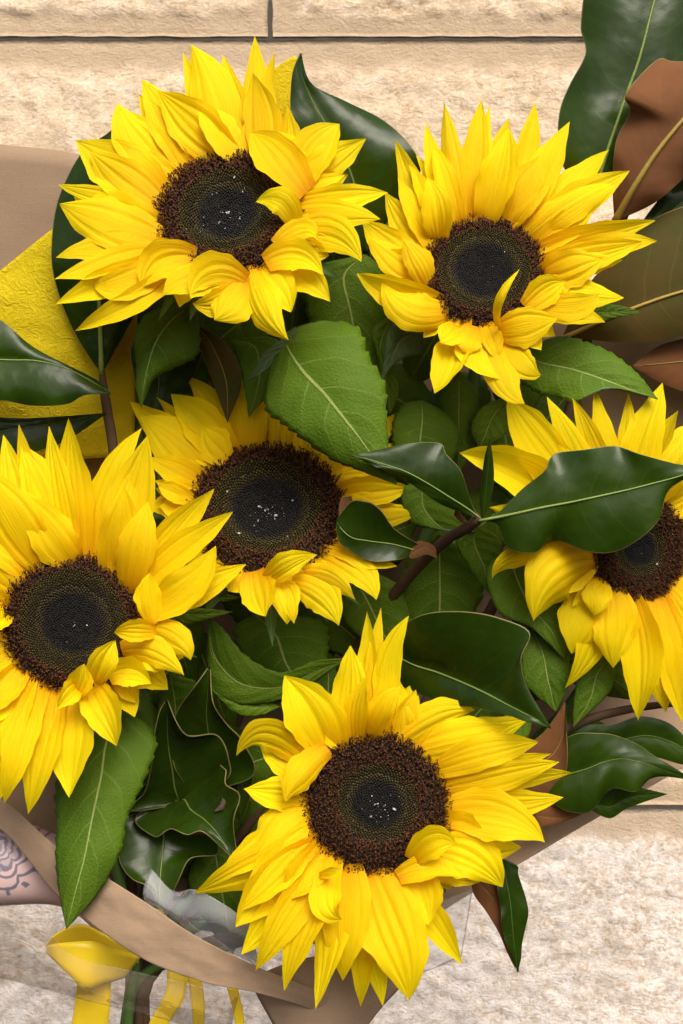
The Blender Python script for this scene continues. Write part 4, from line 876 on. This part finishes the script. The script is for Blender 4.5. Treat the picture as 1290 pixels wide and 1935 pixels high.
foot = sheet('kraft_corner', [
 [(470,1850,10),(540,1820,-10),(640,1800,-14),(740,1800,0),(803,1800,24)],
 [(490,1890,6),(550,1870,-18),(630,1860,-20),(710,1860,-4),(770,1850,20)],
 [(520,1945,4),(560,1925,-20),(620,1915,-24),(680,1912,-8),(720,1905,16)],
 [(545,2010,6),(570,1990,-16),(610,1975,-20),(650,1965,-8),(680,1958,12)]],
 M['kraft'], None, 20, 30, 1.4, rough=2, seed=15)
tag(foot, 'rounded kraft paper corner below the lowest sunflower', 'paper')
yp = sheet('yellow_paper', [
 [(-110,600,190),(0,512,185),(105,428,182),(190,370,190),(300,320,200)],
 [(-110,700,196),(0,660,186),(110,620,182),(200,590,186),(262,570,200)],
 [(-110,800,205),(0,770,196),(110,740,192),(190,730,192),(256,720,205)],
 [(-110,900,210),(0,880,206),(110,870,205),(190,865,205),(255,860,215)]],
 M['yellow_paper'], None, 44, 44, 1.0, rough=5, seed=21)
tag(yp, 'crinkled yellow paper sheet at the upper left edge of the bouquet', 'paper')
yq = sheet('yellow_paper', [[(505,140,150),(535,118,145),(556,107,142),(575,150,150)], [(512,180,150),(530,170,146),(550,170,146),(575,190,150)], [(520,240,150),(535,240,150),(552,240,150),(575,250,150)]], M['yellow_paper'], None, 20, 20, 1.0, rough=1.5, seed=23)
tag(yq, 'small yellow paper corner sticking up behind the speckled upper sunflower', 'paper')

# clear wrap
c1 = sheet('cellophane_sheet', [
 [(-90,1685,-20),(0,1712,-44),(60,1735,-64),(130,1800,-84),(250,1834,-94),(370,1862,-96),(450,1884,-86)],
 [(-95,1760,-14),(0,1780,-36),(70,1808,-70),(150,1846,-96),(260,1872,-98),(370,1905,-90),(440,1925,-80)],
 [(-100,1822,0),(0,1848,-20),(80,1868,-60),(160,1890,-90),(280,1918,-84),(370,1945,-70),(430,1970,-66)]],
 M['cello_tint'], None, 30, 40, 0.5, rough=3, seed=31)
tag(c1, 'hazy cellophane sheet over the ribbon bow and forearm', 'cellophane')
c2 = sheet('cellophane_sheet', [
 [(285,1640,-20),(330,1684,-60),(366,1680,-96),(420,1706,-104),(470,1742,-100)],
 [(270,1690,-40),(320,1716,-76),(380,1722,-100),(430,1738,-106),(475,1756,-100)],
 [(290,1730,-50),(350,1762,-72),(400,1790,-78),(450,1806,-76),(490,1830,-66)]],
 M['cello_clear'], None, 26, 30, 0.5, rough=3, seed=37)
tag(c2, 'clear cellophane fold catching light beside the lowest sunflower', 'cellophane')
c3 = sheet('cellophane_sheet', [
 [(740,1735,10),(820,1705,4),(893,1680,4)], [(760,1790,8),(820,1775,0),(880,1760,4)], [(770,1845,10),(825,1828,2),(872,1806,6)]],
 M['cello_clear'], None, 20, 20, 0.5, rough=3, seed=41)
tag(c3, 'clear cellophane flap beside the hanging leaf, over pale stone', 'cellophane')

rb = empty('yellow_ribbon', (262, 1815, 60), 'yellow satin ribbon bow with hanging tails tied round the stems', 'ribbon')
def strip(name, e1, e2, n=30): return sheet(name, [e1, e2], M['ribbon'], rb, 6, n, 0.8)
strip('loop', [(268,1806,24),(220,1792,-6),(172,1778,-34),(128,1780,-40),(98,1784,-26),(87,1786,0),(100,1768,26),(149,1745,44),(205,1768,56),(262,1800,50)],
              [(236,1848,20),(200,1859,-10),(161,1869,-40),(130,1842,-44),(103,1816,-32),(86,1797,0),(98,1790,30),(149,1786,52),(205,1800,60),(262,1820,50)], 60)
strip('tail', [(146,1850,20),(142,1890,10),(135,1935,10),(128,1990,16)], [(210,1850,26),(209,1890,14),(205,1935,14),(200,1990,20)])
strip('tail', [(316,1826,0),(312,1876,-24),(282,1932,-30),(262,1990,-20)], [(357,1834,0),(347,1888,-22),(316,1940,-28),(296,2000,-18)])
strip('tail', [(354,1846,10),(362,1900,0),(365,1950,0),(366,2000,4)], [(382,1854,14),(387,1900,10),(385,1950,6),(384,2000,8)])
strip('tail', [(428,1865,30),(440,1910,26),(447,1960,26),(450,2010,26)], [(450,1868,32),(459,1910,30),(466,1960,30),(470,2010,30)])

# ---------------------------------------------------------------- the arm that holds it
def arm():
    pts = [(-520,1560,70),(-330,1585,60),(-150,1606,56),(0,1628,56),(100,1640,76),(170,1676,104),(222,1730,118)]
    rad = [130,118,104,92,70,50,40]
    fing = [[(262,1745,60),(305,1760,44),(330,1790,70),(322,1815,110)], [(258,1775,52),(300,1792,36),(326,1815,66),(312,1838,104)], [(250,1800,50),(285,1818,36),(308,1838,64),(298,1856,98)], [(240,1820,56),(268,1836,44),(288,1852,68),(280,1864,94)]]
    thumb = [(215,1730,130),(255,1735,165),(300,1760,165)]
    V = [P(p)[0] for p in pts]; rr = [r*K for r in rad]; Ed = [(i, i+1) for i in range(len(pts)-1)]; w = len(pts)-1
    for ch, r0 in [(f, 21) for f in fing] + [(thumb, 24)]:
        prev = w
        for k, p in enumerate(ch):
            V.append(P((p[0], 1768 + (p[1] - 1795)*.5, p[2] + 24))[0]); rr.append(r0*K*(1 - .10*k)); Ed.append((prev, len(V)-1)); prev = len(V)-1
    org = V[3]; me = bpy.data.meshes.new('person'); me.from_pydata([tuple(v - org) for v in V], Ed, [])
    o = bpy.data.objects.new('person', me); C.objects.link(o); o.location = org
    sk = o.modifiers.new('skin', 'SKIN'); sk.use_smooth_shade = True
    lay = me.skin_vertices[0] if me.skin_vertices else None
    if lay is None:
        bpy.context.view_layer.objects.active = o
        import bmesh
        bm = bmesh.new(); bm.from_mesh(me); bm.verts.layers.skin.verify(); bm.to_mesh(me); bm.free(); lay = me.skin_vertices[0]
    for i, d in enumerate(lay.data): d.radius = (rr[i], rr[i]); d.use_root = (i == 0)
    sb = o.modifiers.new('sub', 'SUBSURF'); sb.levels = 2; sb.render_levels = 2
    c = P((-2, 1600, 0))[0] - org
    me.materials.append(mat_skin(c))
    return tag(o, 'person seen only as a tattooed bare forearm with hand gripping the bouquet', 'person')
arm()
